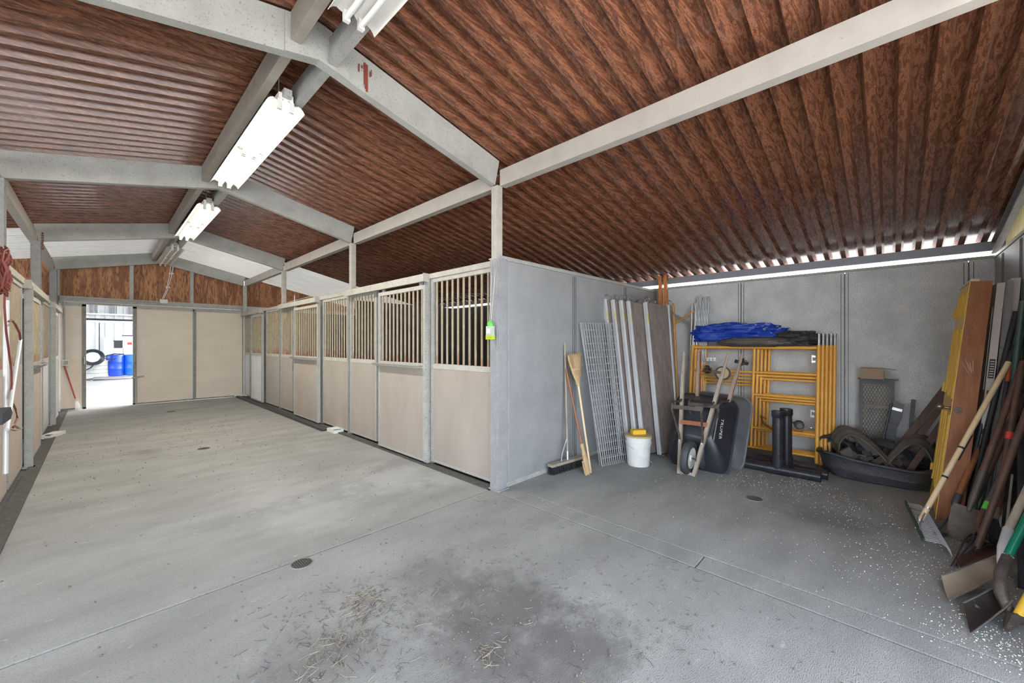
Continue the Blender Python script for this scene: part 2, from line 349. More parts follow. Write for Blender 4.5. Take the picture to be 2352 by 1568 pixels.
# roof sheets, each a part of the ceiling
ceil = struct('ceiling')
UN = .165; DP = .062
def sheet_mesh(name, sign, mt, units=4):
    prof = []
    for k in range(units):
        y = k*UN; prof += [(y, 0), (y+.024, 0), (y+.047, DP), (y+.118, DP), (y+.141, 0)]
    prof.append((units*UN+.02, 0))
    x1 = 5.84
    b = MB(); vs = []
    for i in (0, 1):
        for y, h in prof: vs.append((sign*x1*i, y, h - SL*x1*i))
    n = len(prof)
    fs = [(i, i+1, n+i+1, n+i) for i in range(n-1)]
    b.add(vs, fs); me = bpy.data.meshes.new(name); me.from_pydata([tuple(p) for p in b.v], [], b.f); bm_fix(me); me.materials.append(mt); return me
for sg in (1, -1):
    mb_, mw = sheet_mesh('brown_roof_sheet', sg, ROOFB), sheet_mesh('white_roof_sheet', sg, ROOFW)
    y = -1.05
    while y < 13.5:
        kid('roof_sheet', mw if y > 9.75 else mb_, ceil, (RIDX, y, RIDZ + random.uniform(0, .0008))); y += UN*4
MB().prism([(RIDX-.2, -1.1, RIDZ+.03), (RIDX, -1.1, RIDZ+.09), (RIDX+.2, -1.1, RIDZ+.03), (RIDX, -1.1, RIDZ+.07)], (0, 14.8, 0)).build('ridge_cap', ROOFW, ceil)

# rafters: C-channels with a flange
def channel(b, p0, p1, h, t, fl, side):
    # web plate h high, flanges fl to the given side vector
    p0 = V(p0); p1 = V(p1); d, s_, u, L_ = frame(p0, p1); sd = V(side)
    b.bar(p0, p1, t, h-2*t-.0004)
    for k in (-1, 1):
        o = u*(k*(h/2-t/2)) + sd*(fl/2); b.bar(p0+o, p1+o, fl+t if abs(s_.dot(sd)) > .7 else t, t if abs(s_.dot(sd)) > .7 else fl)
    return b
nth = ['behind the camera', 'nearest the camera, with the rust streak', 'second from the camera', 'in front of the white far roof bay', 'against the plywood gable']
for i, y in enumerate(FR):
    t = thing('roof_rafter', 'galvanised steel rafter pair %s' % nth[i], 'rafter', (RIDX, y, 3.3), 'steel rafters across the aisle')
    for sg, xe in ((1, XR), (-1, -.70)):
        b = MB(); z0 = RIDZ-.012-.135; z1 = rz(xe)-.012-.135
        channel(b, (RIDX, y, z0), (xe, y, z1), .27, .012, .06, (0, 1, 0)); b.build('rafter_arm', RAFT, t)
    b = MB(); b.prism([(RIDX-.22, y-.009, rz(RIDX-.22)-.285), (RIDX, y-.009, RIDZ-.285), (RIDX+.22, y-.009, rz(RIDX+.22)-.285), (RIDX+.22, y-.009, rz(RIDX+.22)-.02), (RIDX, y-.009, RIDZ-.02), (RIDX-.22, y-.009, rz(RIDX-.22)-.02)], (0, -.006, 0)); b.build('ridge_plate', RAFT, t)
    if i == 1:
        b = MB()
        for k in range(9):
            w_ = random.uniform(.004, .01) if k > 2 else .016; xx = RIDX+.33+(random.uniform(-.05, .06) if k > 2 else .008*k); za = rz(xx)-.05-random.uniform(0, .02)-(.06*random.random() if k > 2 else 0); b.lo((xx, y-.0165-.0003*k, za), (xx+w_, y-.0145, za-(random.uniform(.02, .06) if k > 2 else .17+.02*k)))
        b.build('rust_streak', mat('rust_brown', (.26, .055, .025), (.16, .03, .015), 40, .7), t)
for i in range(4):
    y0, y1 = FR[i]+.07, FR[i+1]-.02
    wh = ['over the camera', 'in the first bay past the rust streak', 'in the second lit bay', 'in the white far bay'][i]
    b = MB(); channel(b, (.90, y0, RIDZ-.15), (.90, y1, RIDZ-.15), .19, .01, .055, (1, 0, 0))
    tag(b.build('ridge_purlin', mat('ridge_steel_%d' % i, (.36, .33, .28), (.27, .25, .21), 6, .55, 0, .1, spots=(.18, .16, .13), spot_scale=60, spot_amt=.4)), 'deep steel ridge purlin left of the lights %s' % wh, 'purlin', 'ridge purlins')
    b = MB(); channel(b, (1.15, y0, RIDZ-.19), (1.15, y1, RIDZ-.19), .18, .008, .05, (1, 0, 0))
    tag(b.build('ridge_purlin', GALV), 'narrow steel ridge purlin right of the lights %s' % wh, 'purlin', 'ridge purlins')
    # eave-side purlins over the stall fronts
    for xx, sd, lab in ((XR, (1, 0, 0), 'over the right stalls'), (-.70, (-1, 0, 0), 'over the left stalls')):
        zt = 3.275
        b = MB(); channel(b, (xx, FR[i]+.05, zt-.08), (xx, FR[i+1]-.05, zt-.08), .165, .012, .07, sd)
        tag(b.build('stall_purlin', BEAM), 'pale steel purlin %s %s' % (lab, wh), 'purlin', 'purlins over the stall fronts')
# eave beams
for xx, nm, lab in ((XO, 'trim_1', 1), (XLO, 'trim_2', -1)):
    b = MB(); b.lo((xx-.03, YO-.10, 2.485), (xx+.03, YE, rz(xx)+.0)); o = b.build(nm, mat('eave_steel_%s' % nm, (.30, .31, .34), (.24, .25, .28), 3, .4)); o['kind'] = 'structure'

# posts
def post(x, y, z0, z1, w_, d_, label, m=GALV, group='steel posts along the aisle', cap=True, lips=True):
    t = thing('steel_post', label, 'post', (x, y, z0), group)
    b = MB(); b.lo((x-w_/2, y-d_/2, z0), (x+w_/2, y+d_/2, z1)); b.build('shaft', m, t)
    if lips:
        b = MB(); 
        for k in (-1, 1): b.lo((x-w_/2-.006, y+k*d_*.30-.008, z0+.01), (x-w_/2, y+k*d_*.30+.008, z1-.01)); b.lo((x+w_/2, y+k*d_*.30-.008, z0+.01), (x+w_/2+.006, y+k*d_*.30+.008, z1-.01))
        b.build('edge_lip', m, t)
    if cap: MB().lo((x-w_/2-.02, y-d_/2-.02, z0), (x+w_/2+.02, y+d_/2+.02, z0+.012)).build('foot_plate', m, t)
    return t
P1 = mat('post_paint', (.50, .48, .43), (.36, .35, .31), 8, .6, 0, .1, spots=(.2, .18, .15), spot_scale=70, spot_amt=.4)
for i, lab in ((1, 'nearest, above the grey partition corner'), (2, 'second from the camera'), (3, 'third, before the white roof bay'), (4, 'last, at the plywood gable')):
    y = FR[i] if i < 4 else 13.22
    post(XR, y, 2.365, 3.12, .07, .09, 'short steel post holding the roof over the right stalls, %s' % lab, P1, 'roof posts on the right stall fronts')
    if i >= 2: post(-.70, y, 2.30, 3.12, .10, .10, 'short galvanised post over the left stalls, %s' % {2: 'nearest', 3: 'with a rusty bracket at its head', 4: 'at the plywood gable'}[i], GALVD, 'roof posts on the left stall fronts')
b = MB(); x, y = -.63, FR[3]
for k in range(8): b.box((x, y-.056, 3.0+k*.035), (.03, .01, .02), rotm(*[Matrix.Rotation(.6*k, 3, 'Y').col[q] for q in range(3)]))
tag(b.build('bracket', mat('rust', (.10, .04, .02))), 'rusty toothed bracket at the head of the third left post', 'bracket')

# outer walls, side walls, partitions: coated panels with seams
def panel_wall(name, p0, p1, z1, nrm, splits, m, th=.05, seam=True, far=None):
    """p0->p1 along the foot of the wall; splits are distances; nrm towards the viewer side"""
    s = struct(name, p0); p0 = V(p0); p1 = V(p1); d = (p1-p0).normalized(); L_ = (p1-p0).length; n = V(nrm)
    cuts = [0]+list(splits)+[L_]
    for a, c in zip(cuts[:-1], cuts[1:]):
        b = MB(); b.bar(p0+d*(a+.003)+UP*(z1/2), p0+d*(c-.003)+UP*(z1/2), th, z1-.004); b.build('wall_panel', m if far is None or a < far[0] else far[1], s)
    if seam:
        for c in splits:
            b = MB()
            for k in (-.035, 0, .035): b.bar(p0+d*(c+k)+n*(th/2+.003)+UP*.02, p0+d*(c+k)+n*(th/2+.003)+UP*(z1-.02), .006 if k else .012, .007)
            b.build('seam_strip', SEAM, s)
    return s
ZW = 2.405
STALLW = mat('shade_darkened_stall_wall', (.13, .115, .10), (.07, .062, .055), 3, .7, 0, .3, spots=(.2, .18, .15), spot_scale=30, spot_amt=.2)  # wall colour darkened to carry the shade inside the stalls
so_ = sorted(yat(px, XO-.03) for px in (1702, 1940, 2225))
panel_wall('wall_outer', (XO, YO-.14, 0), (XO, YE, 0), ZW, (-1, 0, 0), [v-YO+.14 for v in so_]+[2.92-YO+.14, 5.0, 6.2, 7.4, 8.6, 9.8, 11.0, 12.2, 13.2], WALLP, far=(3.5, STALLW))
b = MB(); b.lo((XO-.035, YO, ZW), (XO+.035, YE, ZW+.03)); b.build('top_channel', GALV, bpy.data.objects['wall_outer'])
wl = panel_wall('wall_left', (XLO, YO, 0), (XLO, YE, 0), 1.25, (1, 0, 0), [1.2*k for k in range(1, 12)], WALLP)
YSIDE = YO-.03
ws = panel_wall('wall_side', (XR, YSIDE, 0), (XO, YSIDE, 0), ZW, (0, 1, 0), [.9, 1.8, 2.55, 3.3], PANEL)
MB().lo((XR, YSIDE-.03, ZW), (XO, YSIDE+.035, ZW+.03)).build('top_channel', GALV, ws)
# translucent siding above the side wall and its rake beam
SID = mat('yellowed_translucent_siding', (.62, .56, .34), (.42, .38, .24), 4, .5, stretch=(5, 1, 1), trans=.0)
translucent(SID, (.75, .65, .35), .07)
b = MB(); xs = []
x = XR
while x < XO-.01: xs += [(x, 0), (x+.03, .02), (x+.06, .02), (x+.08, 0)]; x += .1
b.sheet(lambda u, v: (xs[int(round(u*(len(xs)-1)))][0], YSIDE-.06+xs[int(round(u*(len(xs)-1)))][1], ZW+.03 if v < .5 else rz(xs[int(round(u*(len(xs)-1)))][0])), len(xs)-1, 1)
b.build('siding_sheet', SID, ws)
b = MB(); channel(b, (XR, YO-.02, rz(XR)-.07), (XO, YO-.02, rz(XO)-.07), .13, .02, .03, (0, 1, 0)); o = b.build('trim_3', GALVD); o['kind'] = 'structure'
for i, y in enumerate((2.92, FR[2], FR[3])):
    if i == 0:
        p = panel_wall('wall_partition', (XR+.02, y, 0), (XO, y, 0), 2.36, (0, -1, 0), [xat(1318, 2.9)-XR-.02, xat(1435, 2.9)-XR-.02], PANEL)
        b = MB(); b.lo((XR-.0, y-.035, 2.36), (XO, y+.035, 2.40)); b.lo((XR+.02, y-.032, 0), (XO, y+.0, .05)); b.build('edge_channel', GALV, p)
        for c in (xat(1165, 2.9)+.0,): MB().lo((c, y-.031, .05), (c+.012, y-.025, 2.36)).build('seam_strip', GALV, p)
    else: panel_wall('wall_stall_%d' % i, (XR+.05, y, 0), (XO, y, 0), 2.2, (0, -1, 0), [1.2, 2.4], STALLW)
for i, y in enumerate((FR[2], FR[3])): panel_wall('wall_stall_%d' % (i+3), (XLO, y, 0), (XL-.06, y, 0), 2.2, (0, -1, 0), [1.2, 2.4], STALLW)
post(XR+.0, 2.93, 0, 2.365, .11, .13, 'wide galvanised corner post where the grey partition meets the stall fronts', mat('corner_post_galv', (.34, .345, .35), (.25, .25, .26), 8, .5, 0, .3, spots=(.16, .16, .16), spot_scale=90, spot_amt=.6), None)

# end wall with gable plywood, studs, sliding doors
we = struct('wall_end', (0, YE, 0))
zb0, zb1 = 2.44, 2.56
MB().lo((XL-.02, YE-.10, zb0), (XR, YE+.02, zb1)).build('header_beam', GALV, we)
MB().lo((XL-.02, YE-.16, 2.385), (XR, YE-.10, 2.43)).build('door_track', GALV, we)
sx = [XLO, -2.5, XL-.05, xat(302, YE), xat(440, YE), XR+.02, 4.2, 5.4, XO]
for a, c in zip(sx[:-1], sx[1:]):
    poly = [(a+.004, YE, 2.56), (c-.004, YE, 2.56), (c-.004, YE, rz(c)-.003)] + ([(RIDX, YE, RIDZ-.003)] if a < RIDX < c else []) + [(a+.004, YE, rz(a)-.003)]
    MB().prism(poly, (0, .02, 0)).build('plywood_panel', PLYW, we)
for x in sx[2:6]: MB().lo((x-.035, YE-.06, 2.56), (x+.035, YE-.002, rz(x)-.28)).build('stud', GALV, we)
for a, c in ((XLO, XL+.02), (XR-.06, XO)): MB().lo((a, YE, 0), (c, YE+.05, 2.56)).build('wall_panel', WALLP, we)
MB().lo((XL-.12, YE-.1, 0), (XL-.03, YE+.0, 2.56)).build('stud', GALVD, we)
def leaf(n, xa, xb, ydoor, stiles, label):
    t = struct('door_%d' % n, (xa, ydoor, 0)); t['label'] = label
    MB().lo((xa, ydoor-.012, .03), (xb, ydoor+.012, 2.37)).build('door_board', DOORB, t)
    for a, c in stiles: MB().lo((a, ydoor-.025, .01), (c, ydoor+.025, 2.385)).build('stile', GALV if c-a > .07 else GALVD, t)
    MB().lo((xa, ydoor-.025, .01), (xb, ydoor+.025, .045)).build('bottom_rail', GALVD, t)
    MB().lo((xa, ydoor-.025, 2.34), (xb, ydoor+.025, 2.385)).build('top_rail', GALV, t)
    return t
yd = YE-.13
x0, x1, x2, x3, x4, x5 = XL+.0, xat(188, yd), xat(198, yd), xat(305, yd), xat(314, yd), XR-.04
d1 = leaf(1, x0, x2, yd, [(x1, x2)], 'short beige left leaf of the far sliding barn door')
d2 = leaf(2, x3, xat(446, yd), yd, [(x3, x4), (xat(443, yd), xat(448, yd)+.02)], 'beige right leaf of the far sliding barn door beside the opening')
d3 = leaf(3, xat(450, yd), x5, yd, [(x5-.02, x5)], 'beige far-right leaf of the far barn door with scuffs')
for t, xh in ((d1, (x1+x2)/2), (d2, (x3+x4)/2)):
    MB().path([(xh, yd-.03, 1.02), (xh, yd-.07, 1.04), (xh, yd-.07, 1.16), (xh, yd-.03, 1.18)], .012).build('handle', GALVD, t)
b = MB(); xh = x4+.01; b.tube((xh-.02, yd-.05, 0.0), (xh-.02, yd-.05, .68), .016); b.path([(xh-.10, yd-.05, .66), (xh+.0, yd-.06, .68), (xh+.12, yd-.05, .70)], .014)
tag(b.build('drop_bolt', GALV, smooth=True), 'thin steel drop bolt at the edge of the far door opening', 'bolt')

# ================================================================= STALL FRONTS
BARMESH = {}
def bar_mesh(h, rust=True):
    k = round(h, 3)
    if k not in BARMESH:
        b = MB(); b.tube((0, 0, 0), (0, 0, h), .0135, 8)
        me = bpy.data.meshes.new('bar'); me.from_pydata([tuple(p) for p in b.v], [], b.f); bm_fix(me); me.materials.append(BARM); me.shade_smooth(); me.set_sharp_from_angle(angle=.7); BARMESH[k] = me
    return BARMESH[k]
def ribbed(b, x, y0, y1, z0, z1, sgn):
    n = int((y1-y0)/.05); 
    b.lo((x-.006, y0, z0), (x+.006, y1, z1))
    for k in range(n):
        y = y0+(k+.5)*(y1-y0)/n; b.lo((x-sgn*.006, y-.009, z0), (x-sgn*.014, y+.009, z1))
def stall_unit(name, label, cat, x, y0, y1, sgn, group, ztop=2.30, z0=.04, zm=1.22, fw=.05, board=BOARD, ribs=False, door=False, left_stile=True, frm=GALV):
    """sgn=+1: looks towards -X (right row); -1: looks towards +X (left row)"""
    t = thing(name, label, cat, (x, (y0+y1)/2, z0), group)
    th = .045
    for y in (y0, y1-fw): MB().lo((x-th/2, y, z0), (x+th/2, y+fw, ztop)).build('stile', frm, t)
    MB().lo((x-th/2, y0+fw, ztop-fw), (x+th/2, y1-fw, ztop)).build('top_rail', P1, t)
    MB().lo((x-th/2-.002, y0+fw, zm-.03), (x+th/2+.002, y1-fw, zm+.03)).build('middle_rail', P1, t)
    MB().lo((x-th/2, y0+fw, z0), (x+th/2, y1-fw, z0+.03)).build('bottom_rail', frm, t)
    b = MB()
    if ribs: ribbed(b, x-sgn*.005, y0+fw, y1-fw, z0+.03, zm-.03, sgn)
    else: b.lo((x-.012-sgn*.008, y0+fw, z0+.03), (x+.012-sgn*.008, y1-fw, zm-.03))
    b.build('board', WHITEB if ribs else board, t)
    n = max(2, int(round((y1-y0-2*fw)/.102))); h = ztop-fw-zm-.03; me = bar_mesh(h)
    for k in range(n):
        y = y0+fw+(k+.5)*(y1-y0-2*fw)/n; kid('bar', me, t, (x, y, zm+.03))
    if door:
        xo = x-sgn*.05
        b = MB(); b.path([(x-sgn*.02, y0+.06, zm-.005), (xo-sgn*.03, y0+.06, zm-.005), (xo-sgn*.03, y1+.06, zm-.005), (x-sgn*.02, y1+.06, zm-.005)], .011, 6)
        b.lo((min(xo-sgn*.04, x-sgn*.02), y0+.06, zm-.035), (max(xo-sgn*.04, x-sgn*.02), y1+.02, zm-.028)); b.build('latch_bar', GALVD, t)
        for y in (y0+.12, y1-.12):
            MB().lo((x-.01, y-.03, ztop), (x+.01, y+.03, ztop+.05)).build('roller_hanger', GALVD, t)
    return t
def track(x, y0, y1, z, sgn, label):
    b = MB(); b.lo((x-.035, y0, z), (x+.035, y1, z+.085)); b.lo((x-.045, y0, z-.01), (x-.035, y1, z+.0)); b.lo((x-.04, y0-.01, z-.01), (x+.04, y0, z+.095))
    return tag(b.build('door_track', P1), label, 'track', 'sliding door tracks on the stall fronts')
XP, XD = 2.87, 2.79
py = lambda px: yat(px, XP)
RG = 'fixed barred panels of the right stall row'; RD = 'sliding barred doors of the right stall row'
yA0, yA1 = 3.0, py(993)
stall_unit('stall_partition', 'fixed barred stall panel between the corner post and the first sliding door', 'stall panel', XP, yA0, yA1, 1, RG)
stall_unit('stall_door', 'first sliding barred stall door from the corner, beige lower board', 'stall door', XD, yat(980, XD), yat(872, XD), 1, RD, ztop=2.22, door=True)
stall_unit('stall_partition', 'fixed barred stall panel just beyond the first sliding door', 'stall panel', XP, py(868), py(806), 1, RG)
stall_unit('stall_partition', 'fixed barred stall panel before the second door, by the white box', 'stall panel', XP, py(803), py(744), 1, RG)
stall_unit('stall_door', 'second sliding barred stall door, midway down the right row', 'stall door', XD, yat(733, XD), yat(677, XD), 1, RD, ztop=2.22, door=True)
stall_unit('stall_partition', 'narrow barred stall panel just beyond the second sliding door', 'stall panel', XP, py(674), py(647), 1, RG)
stall_unit('stall_partition', 'barred stall panel before the third sliding door', 'stall panel', XP, py(645), py(613), 1, RG)
stall_unit('stall_door', 'farthest sliding barred door of the right row with ribbed white lower sheet', 'stall door', XD, yat(604, XD), yat(578, XD), 1, RD, ztop=2.22, ribs=True)
stall_unit('stall_partition', 'last narrow stall panel with ribbed white lower sheet by the end wall', 'stall panel', XP, py(576), 13.25, 1, RG, ribs=True)
for k, (a, c) in enumerate(((py(990), FR[2]+.1), (py(738), FR[3]+.1), (py(608), 13.27))):
    track(XD, a, c, 2.27, 1, 'steel track above the %s sliding door of the right row' % ('first', 'second', 'third')[k])
    post(XP-.02, a+.03, 0, 2.30, .08, .07, 'slim galvanised post beside the %s sliding door of the right row' % ('first', 'second', 'third')[k], GALV if k != 2 else GALVD, 'slim door posts of the right row')
b = MB(); b.lo((XP-.04, 3.0, 2.30), (XP+.04, 13.28, 2.36)); tag(b.build('head_rail', P1), 'long painted steel head rail along the top of the right stalls', 'rail')
for px in (805, 646): post(XP-.005, py(px), 0, 2.30, .06, .06, 'thin dark steel stud in the %s of the right row' % ('near half' if px == 805 else 'far half'), GALVD, 'thin studs of the right row', cap=False, lips=False)
b = MB(); b.lo((XR-.10, 3.0, 0), (XR+.0, 13.2, .014)); o = b.build('baseboard_right', DIRT); o['kind'] = 'structure'
b = MB(); b.lo((XL+.0, 4.0, 0), (XL+.11, 13.2, .012)); o = b.build('baseboard_left', DIRT); o['kind'] = 'structure'
b = MB(); b.lo((XR-.22, 7.0, 0), (XR-.14, 13.2, .03)); b.lo((XR-.24, 7.0, .0), (XR-.12, 13.2, .012)); tag(b.build('rubber_strip', RUBB), 'long dark rubber strip on the floor beside the far right stalls', 'strip')

# left row
XPL, XDL = -.655, -.61
pl = lambda px: yat(px, XPL)
LG = 'fixed barred panels of the left stall row'; LD = 'sliding barred doors of the left stall row'
LB = mat('pinkish_board', (.50, .41, .36), (.40, .33, .29), 3, .6, spots=(.36, .28, .23), spot_scale=30, spot_amt=.12)
stall_unit('stall_partition', 'nearest left stall panel at the picture edge, beside the leaning pipe', 'stall panel', XPL, 4.3, 6.28, -1, LG, board=LB, ztop=2.2)
stall_unit('stall_partition', 'left stall panel behind the red cord', 'stall panel', XPL, 6.36, 7.40, -1, LG, board=LB, ztop=2.2)
post(-.592, 7.50, 0, 2.2, .058, .06, 'tall thick galvanised post, nearest of the left stall row', GALV, 'thick door posts of the left row')
stall_unit('stall_door', 'left sliding stall door just beyond the thick near post', 'stall door', XDL, 7.68, 8.85, -1, LD, board=LB, ztop=2.1, door=True)
stall_unit('stall_partition', 'left stall panel between the near door and the small white tray', 'stall panel', XPL, 8.95, 9.72, -1, LG, board=WPNT, ztop=2.2)
stall_unit('stall_partition', 'left stall panel just before the far post', 'stall panel', XPL, 9.86, 10.95, -1, LG, board=WPNT, ztop=2.2)
post(-.592, 11.05, 0, 2.2, .058, .08, 'thick galvanised post, farthest of the left stall row', GALV, 'thick door posts of the left row')
stall_unit('stall_door', 'farthest left sliding stall door with ribbed white lower sheet', 'stall door', XDL, 11.15, 12.3, -1, LD, ztop=2.1, ribs=True)
stall_unit('stall_partition', 'last left stall panel beside the end wall', 'stall panel', XPL, 12.35, 13.2, -1, LG, ztop=2.2, board=WPNT)
b = MB(); b.lo((XPL-.04, 4.3, 2.2), (XPL+.04, 13.25, 2.27)); tag(b.build('head_rail', P1), 'long painted steel head rail along the top of the left stalls', 'rail')
for k, (a, c) in enumerate(((7.4, 9.8), (11.0, 13.2))): track(XDL+.01, a, c, 2.16, -1, 'steel track above the %s sliding door of the left row' % ('near', 'far')[k])

# ================================================================= LIGHTS
TUBE_ON = mat('lit_tube', (1, 1, 1), emit=((1, .97, .88), 4)); TUBE_ON2 = mat('warm_lit_tube', (1, 1, 1), emit=((1, .93, .75), 2.2))
TUBE_OFF = mat('unlit_tube', (.75, .76, .74), rough=.25)
REFL = mat('white_enamel_reflector', (.78, .77, .72), (.66, .65, .60), 12, .3, spots=(.45, .42, .36), spot_scale=50, spot_amt=.15)
def fixture(y0, y1, x, z, tm, label, power, colr):
    t = thing('fluorescent_light', label, 'light', (x, y0, z), 'fluorescent lights along the ridge')
    MB().lo((x-.055, y0, z-.0), (x+.055, y1, z+.05)).build('housing', REFL, t)
    ym = (y0+y1)/2
    for a, c in ((y0, ym-.006), (ym+.006, y1)):
        for sg in (-1, 1):
            b = MB(); pts = [(0.012, -.002), (.03, -.022), (.055, -.030), (.08, -.024), (.095, -.016), (.115, -.026), (.132, -.045), (.145, -.07)]
            b.sheet(lambda u, v: (x+sg*pts[int(round(u*7))][0], a+(c-a)*v, z+pts[int(round(u*7))][1]*.9), 7, 1, .003); b.build('reflector', REFL, t, True)
            xt = x+sg*.045
            b = MB(); b.tube((xt, a+.04, z-.062), (xt, c-.04, z-.062), .0165, 12); tb = b.build('tube', tm, t, True)
            for yy in (a+.02, c-.02): MB().lo((xt-.018, yy-.014, z-.085), (xt+.018, yy+.014, z-.0)).build('lamp_holder', REFL, t)
    b = MB(); b.lo((x-.03, y0-.05, z+.01), (x+.03, y0+.02, z+.07)); b.build('end_bracket', GALV, t)
    for yy in (y0+.2, y1-.2): MB().tube((x, yy, z+.04), (x, yy, RIDZ-.0), .005, 6).build('hanger_rod', GALV, t)
    if power:
        al = bpy.data.lights.new('tube_light', 'AREA'); al.shape = 'RECTANGLE'; al.size = .12; al.size_y = y1-y0-.1; al.energy = power; al.color = colr
        lo_ = bpy.data.objects.new('tube_light', al); COL.objects.link(lo_); lo_.location = (x, ym, z-.09); lo_.rotation_euler = (0, 0, 0)
        lo_.parent = t; lo_.location = V((x, ym, z-.10))-WORG[t.name]
ZF = 3.515
fixture(-.04, 2.38, 1.07, ZF, TUBE_OFF, 'unlit white twin-tube light at the top of the picture, nearest the camera', 0, None)
fixture(3.62, 5.98, 1.07, ZF, TUBE_ON, 'brightest lit white twin-tube light in the first bay past the rust streak', 30, (1, .97, .9))
fixture(7.12, 9.60, 1.09, ZF, TUBE_ON2, 'warmer, smaller-looking lit twin-tube light in the second bay', 36, (1, .93, .78))
fixture(10.75, 13.15, 1.09, ZF, TUBE_OFF, 'unlit grey twin-tube light under the white far roof', 0, None)
# conduit lines down to the junction box
def ye(px, py_, o=.10): return ony(px, py_, YE-o)
b = MB()
for q in (0, 1):
    b.path([ye(392+q*6, 612), ye(388+q*4, 640), ye(381+q*3, 668), ye(373+q*3, 686)], .008, 6)
    for p in (ye(391+q*5, 628), ye(384+q*4, 660)): b.box(p, (.05, .03, .03))
tag(b.build('cable', WHITEP, smooth=True), 'pair of thin white cables running down the plywood gable to a box', 'cable')
p = ye(376, 692, .13); b = MB(); b.box(p, (.15, .06, .10)); b.box(p+V((0, -.032, 0)), (.12, .006, .075)); tag(b.build('junction_box', WHITEP), 'small white junction box on the beam under the gable cables', 'box')
b = MB(); pts = [ye(149, 838, .20), ye(148, 760, .20), ye(147, 700, .20), ye(149, 690, .20), ye(155, 685, .20), ye(166, 683, .20), ye(250, 687, .20), ye(368, 694, .20)]
b.path(pts, .013, 8); tag(b.build('conduit', GALV, smooth=True), 'grey steel conduit bent round the left end of the far beam', 'pipe')
p = ye(151, 833, .22); t = thing('wall_socket', 'small white outlet box at the foot of the bent conduit', 'outlet', p)
b = MB(); b.box(p, (.10, .07, .13)); b.build('body', WHITEP, t); b = MB(); b.box(p+V((0, -.04, .0)), (.07, .012, .09)); b.box(p+V((.03, -.06, .03)), (.03, .05, .03)); b.build('cover', GALV, t)

# ================================================================= YARD BEYOND THE DOOR
def yd_pt(px, py_, Y): return ony(px, py_, Y)
YW = 25.6
SIDW = mat('white_corrugated_siding', (.55, .56, .57), (.46, .47, .48), 2, .5)
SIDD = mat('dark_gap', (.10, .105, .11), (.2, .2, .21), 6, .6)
wy = thing('siding_wall', 'white corrugated metal building seen through the far door opening', 'building', (-2.5, YW, 0))
def corr(x0, x1, z0, z1, y, mt, name, pitch=.30):
    b = MB(); pr = []; x = x0
    while x < x1: pr += [(x, 0), (x+pitch*.5, 0), (x+pitch*.6, -.05), (x+pitch*.9, -.05)]; x += pitch
    n = len(pr)-1
    b.sheet(lambda u, v: (pr[int(round(u*n))][0], y+pr[int(round(u*n))][1], z0+(z1-z0)*v), n, 1, .004); return b.build(name, mt, wy)
for k in range(4): corr(-9+k*3.0, -6.04+k*3.0, 0, 2.45, YW, SIDW, 'siding_sheet')
corr(-9, 3, 2.62, 5.2, YW+.35, SIDW, 'upper_siding')
MB().lo((-9, YW-.04, 2.42), (3, YW+.05, 2.52)).lo((-9, YW-.04, 2.78), (3, YW+.03, 2.84)).build('girt', SIDW, wy)
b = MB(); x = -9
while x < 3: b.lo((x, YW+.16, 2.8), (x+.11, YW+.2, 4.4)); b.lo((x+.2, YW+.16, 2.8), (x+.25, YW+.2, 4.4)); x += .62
b.build('dark_slot', SIDD, wy)  # dark-coloured upright strips in front of the upper siding
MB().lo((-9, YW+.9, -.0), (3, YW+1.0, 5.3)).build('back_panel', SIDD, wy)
# pallets
YP = 23.2
PALW = mat('bleached_pallet_wood', (.62, .58, .52), (.5, .46, .4), 8, .8)
PALD = mat('grey_pallet_wood', (.12, .11, .10), (.07, .065, .06), 8, .8)
for k, xa in enumerate((-3.85, -2.62, -1.39)):
    t = thing('pallet', 'bleached wooden pallet under the %s' % ('hose reel tank', 'left blue barrel', 'right blue barrel')[k], 'pallet', (xa+.6, YP+.5, -.02), 'pallets in the yard')
    for q in range(3): MB().lo((xa+.02+q*.55, YP, .0), (xa+.10+q*.55, YP+1.0, .10)).build('stringer', PALD, t)
    for q in range(6): MB().lo((xa, YP+q*.175, .10), (xa+1.2, YP+.12+q*.175, .13)).build('deck_board', PALW, t)
    for q in range(3): MB().lo((xa, YP+.02+q*.42, -.02), (xa+1.2, YP+.12+q*.42, .0)).build('bottom_board', PALW, t)
# barrels
BLUB = mat('blue_barrel_plastic', (.005, .06, .52), (.004, .045, .42), 5, .35)
BLUB2 = mat('light_blue_barrel_plastic', (.01, .14, .60), (.01, .11, .5), 5, .35)
def barrel(x, y, m, lab):
    t = thing('barrel', lab, 'barrel', (x, y, .13), 'blue barrels on pallets')
    pr = [(0, 0), (.26, 0), (.285, .03), (.29, .28), (.298, .30), (.29, .32), (.292, .56), (.30, .58), (.292, .60), (.285, .84), (.27, .88), (.265, .86), (0, .86)]
    MB().lathe(pr, (x, y, .13)).build('body', m, t, True)
    MB().lathe([(0, 0), (.045, 0), (.045, .03), (0, .03)], (x+.14, y, .99), n=12).build('bung', m, t, True)
    return t
pb = lambda px: xat(px, YP+.5)
barrel(pb(265), YP+.45, BLUB, 'dark blue plastic barrel, fully visible through the door opening')
barrel(pb(305), YP+.45, BLUB2, 'lighter blue plastic barrel cut off by the door edge')
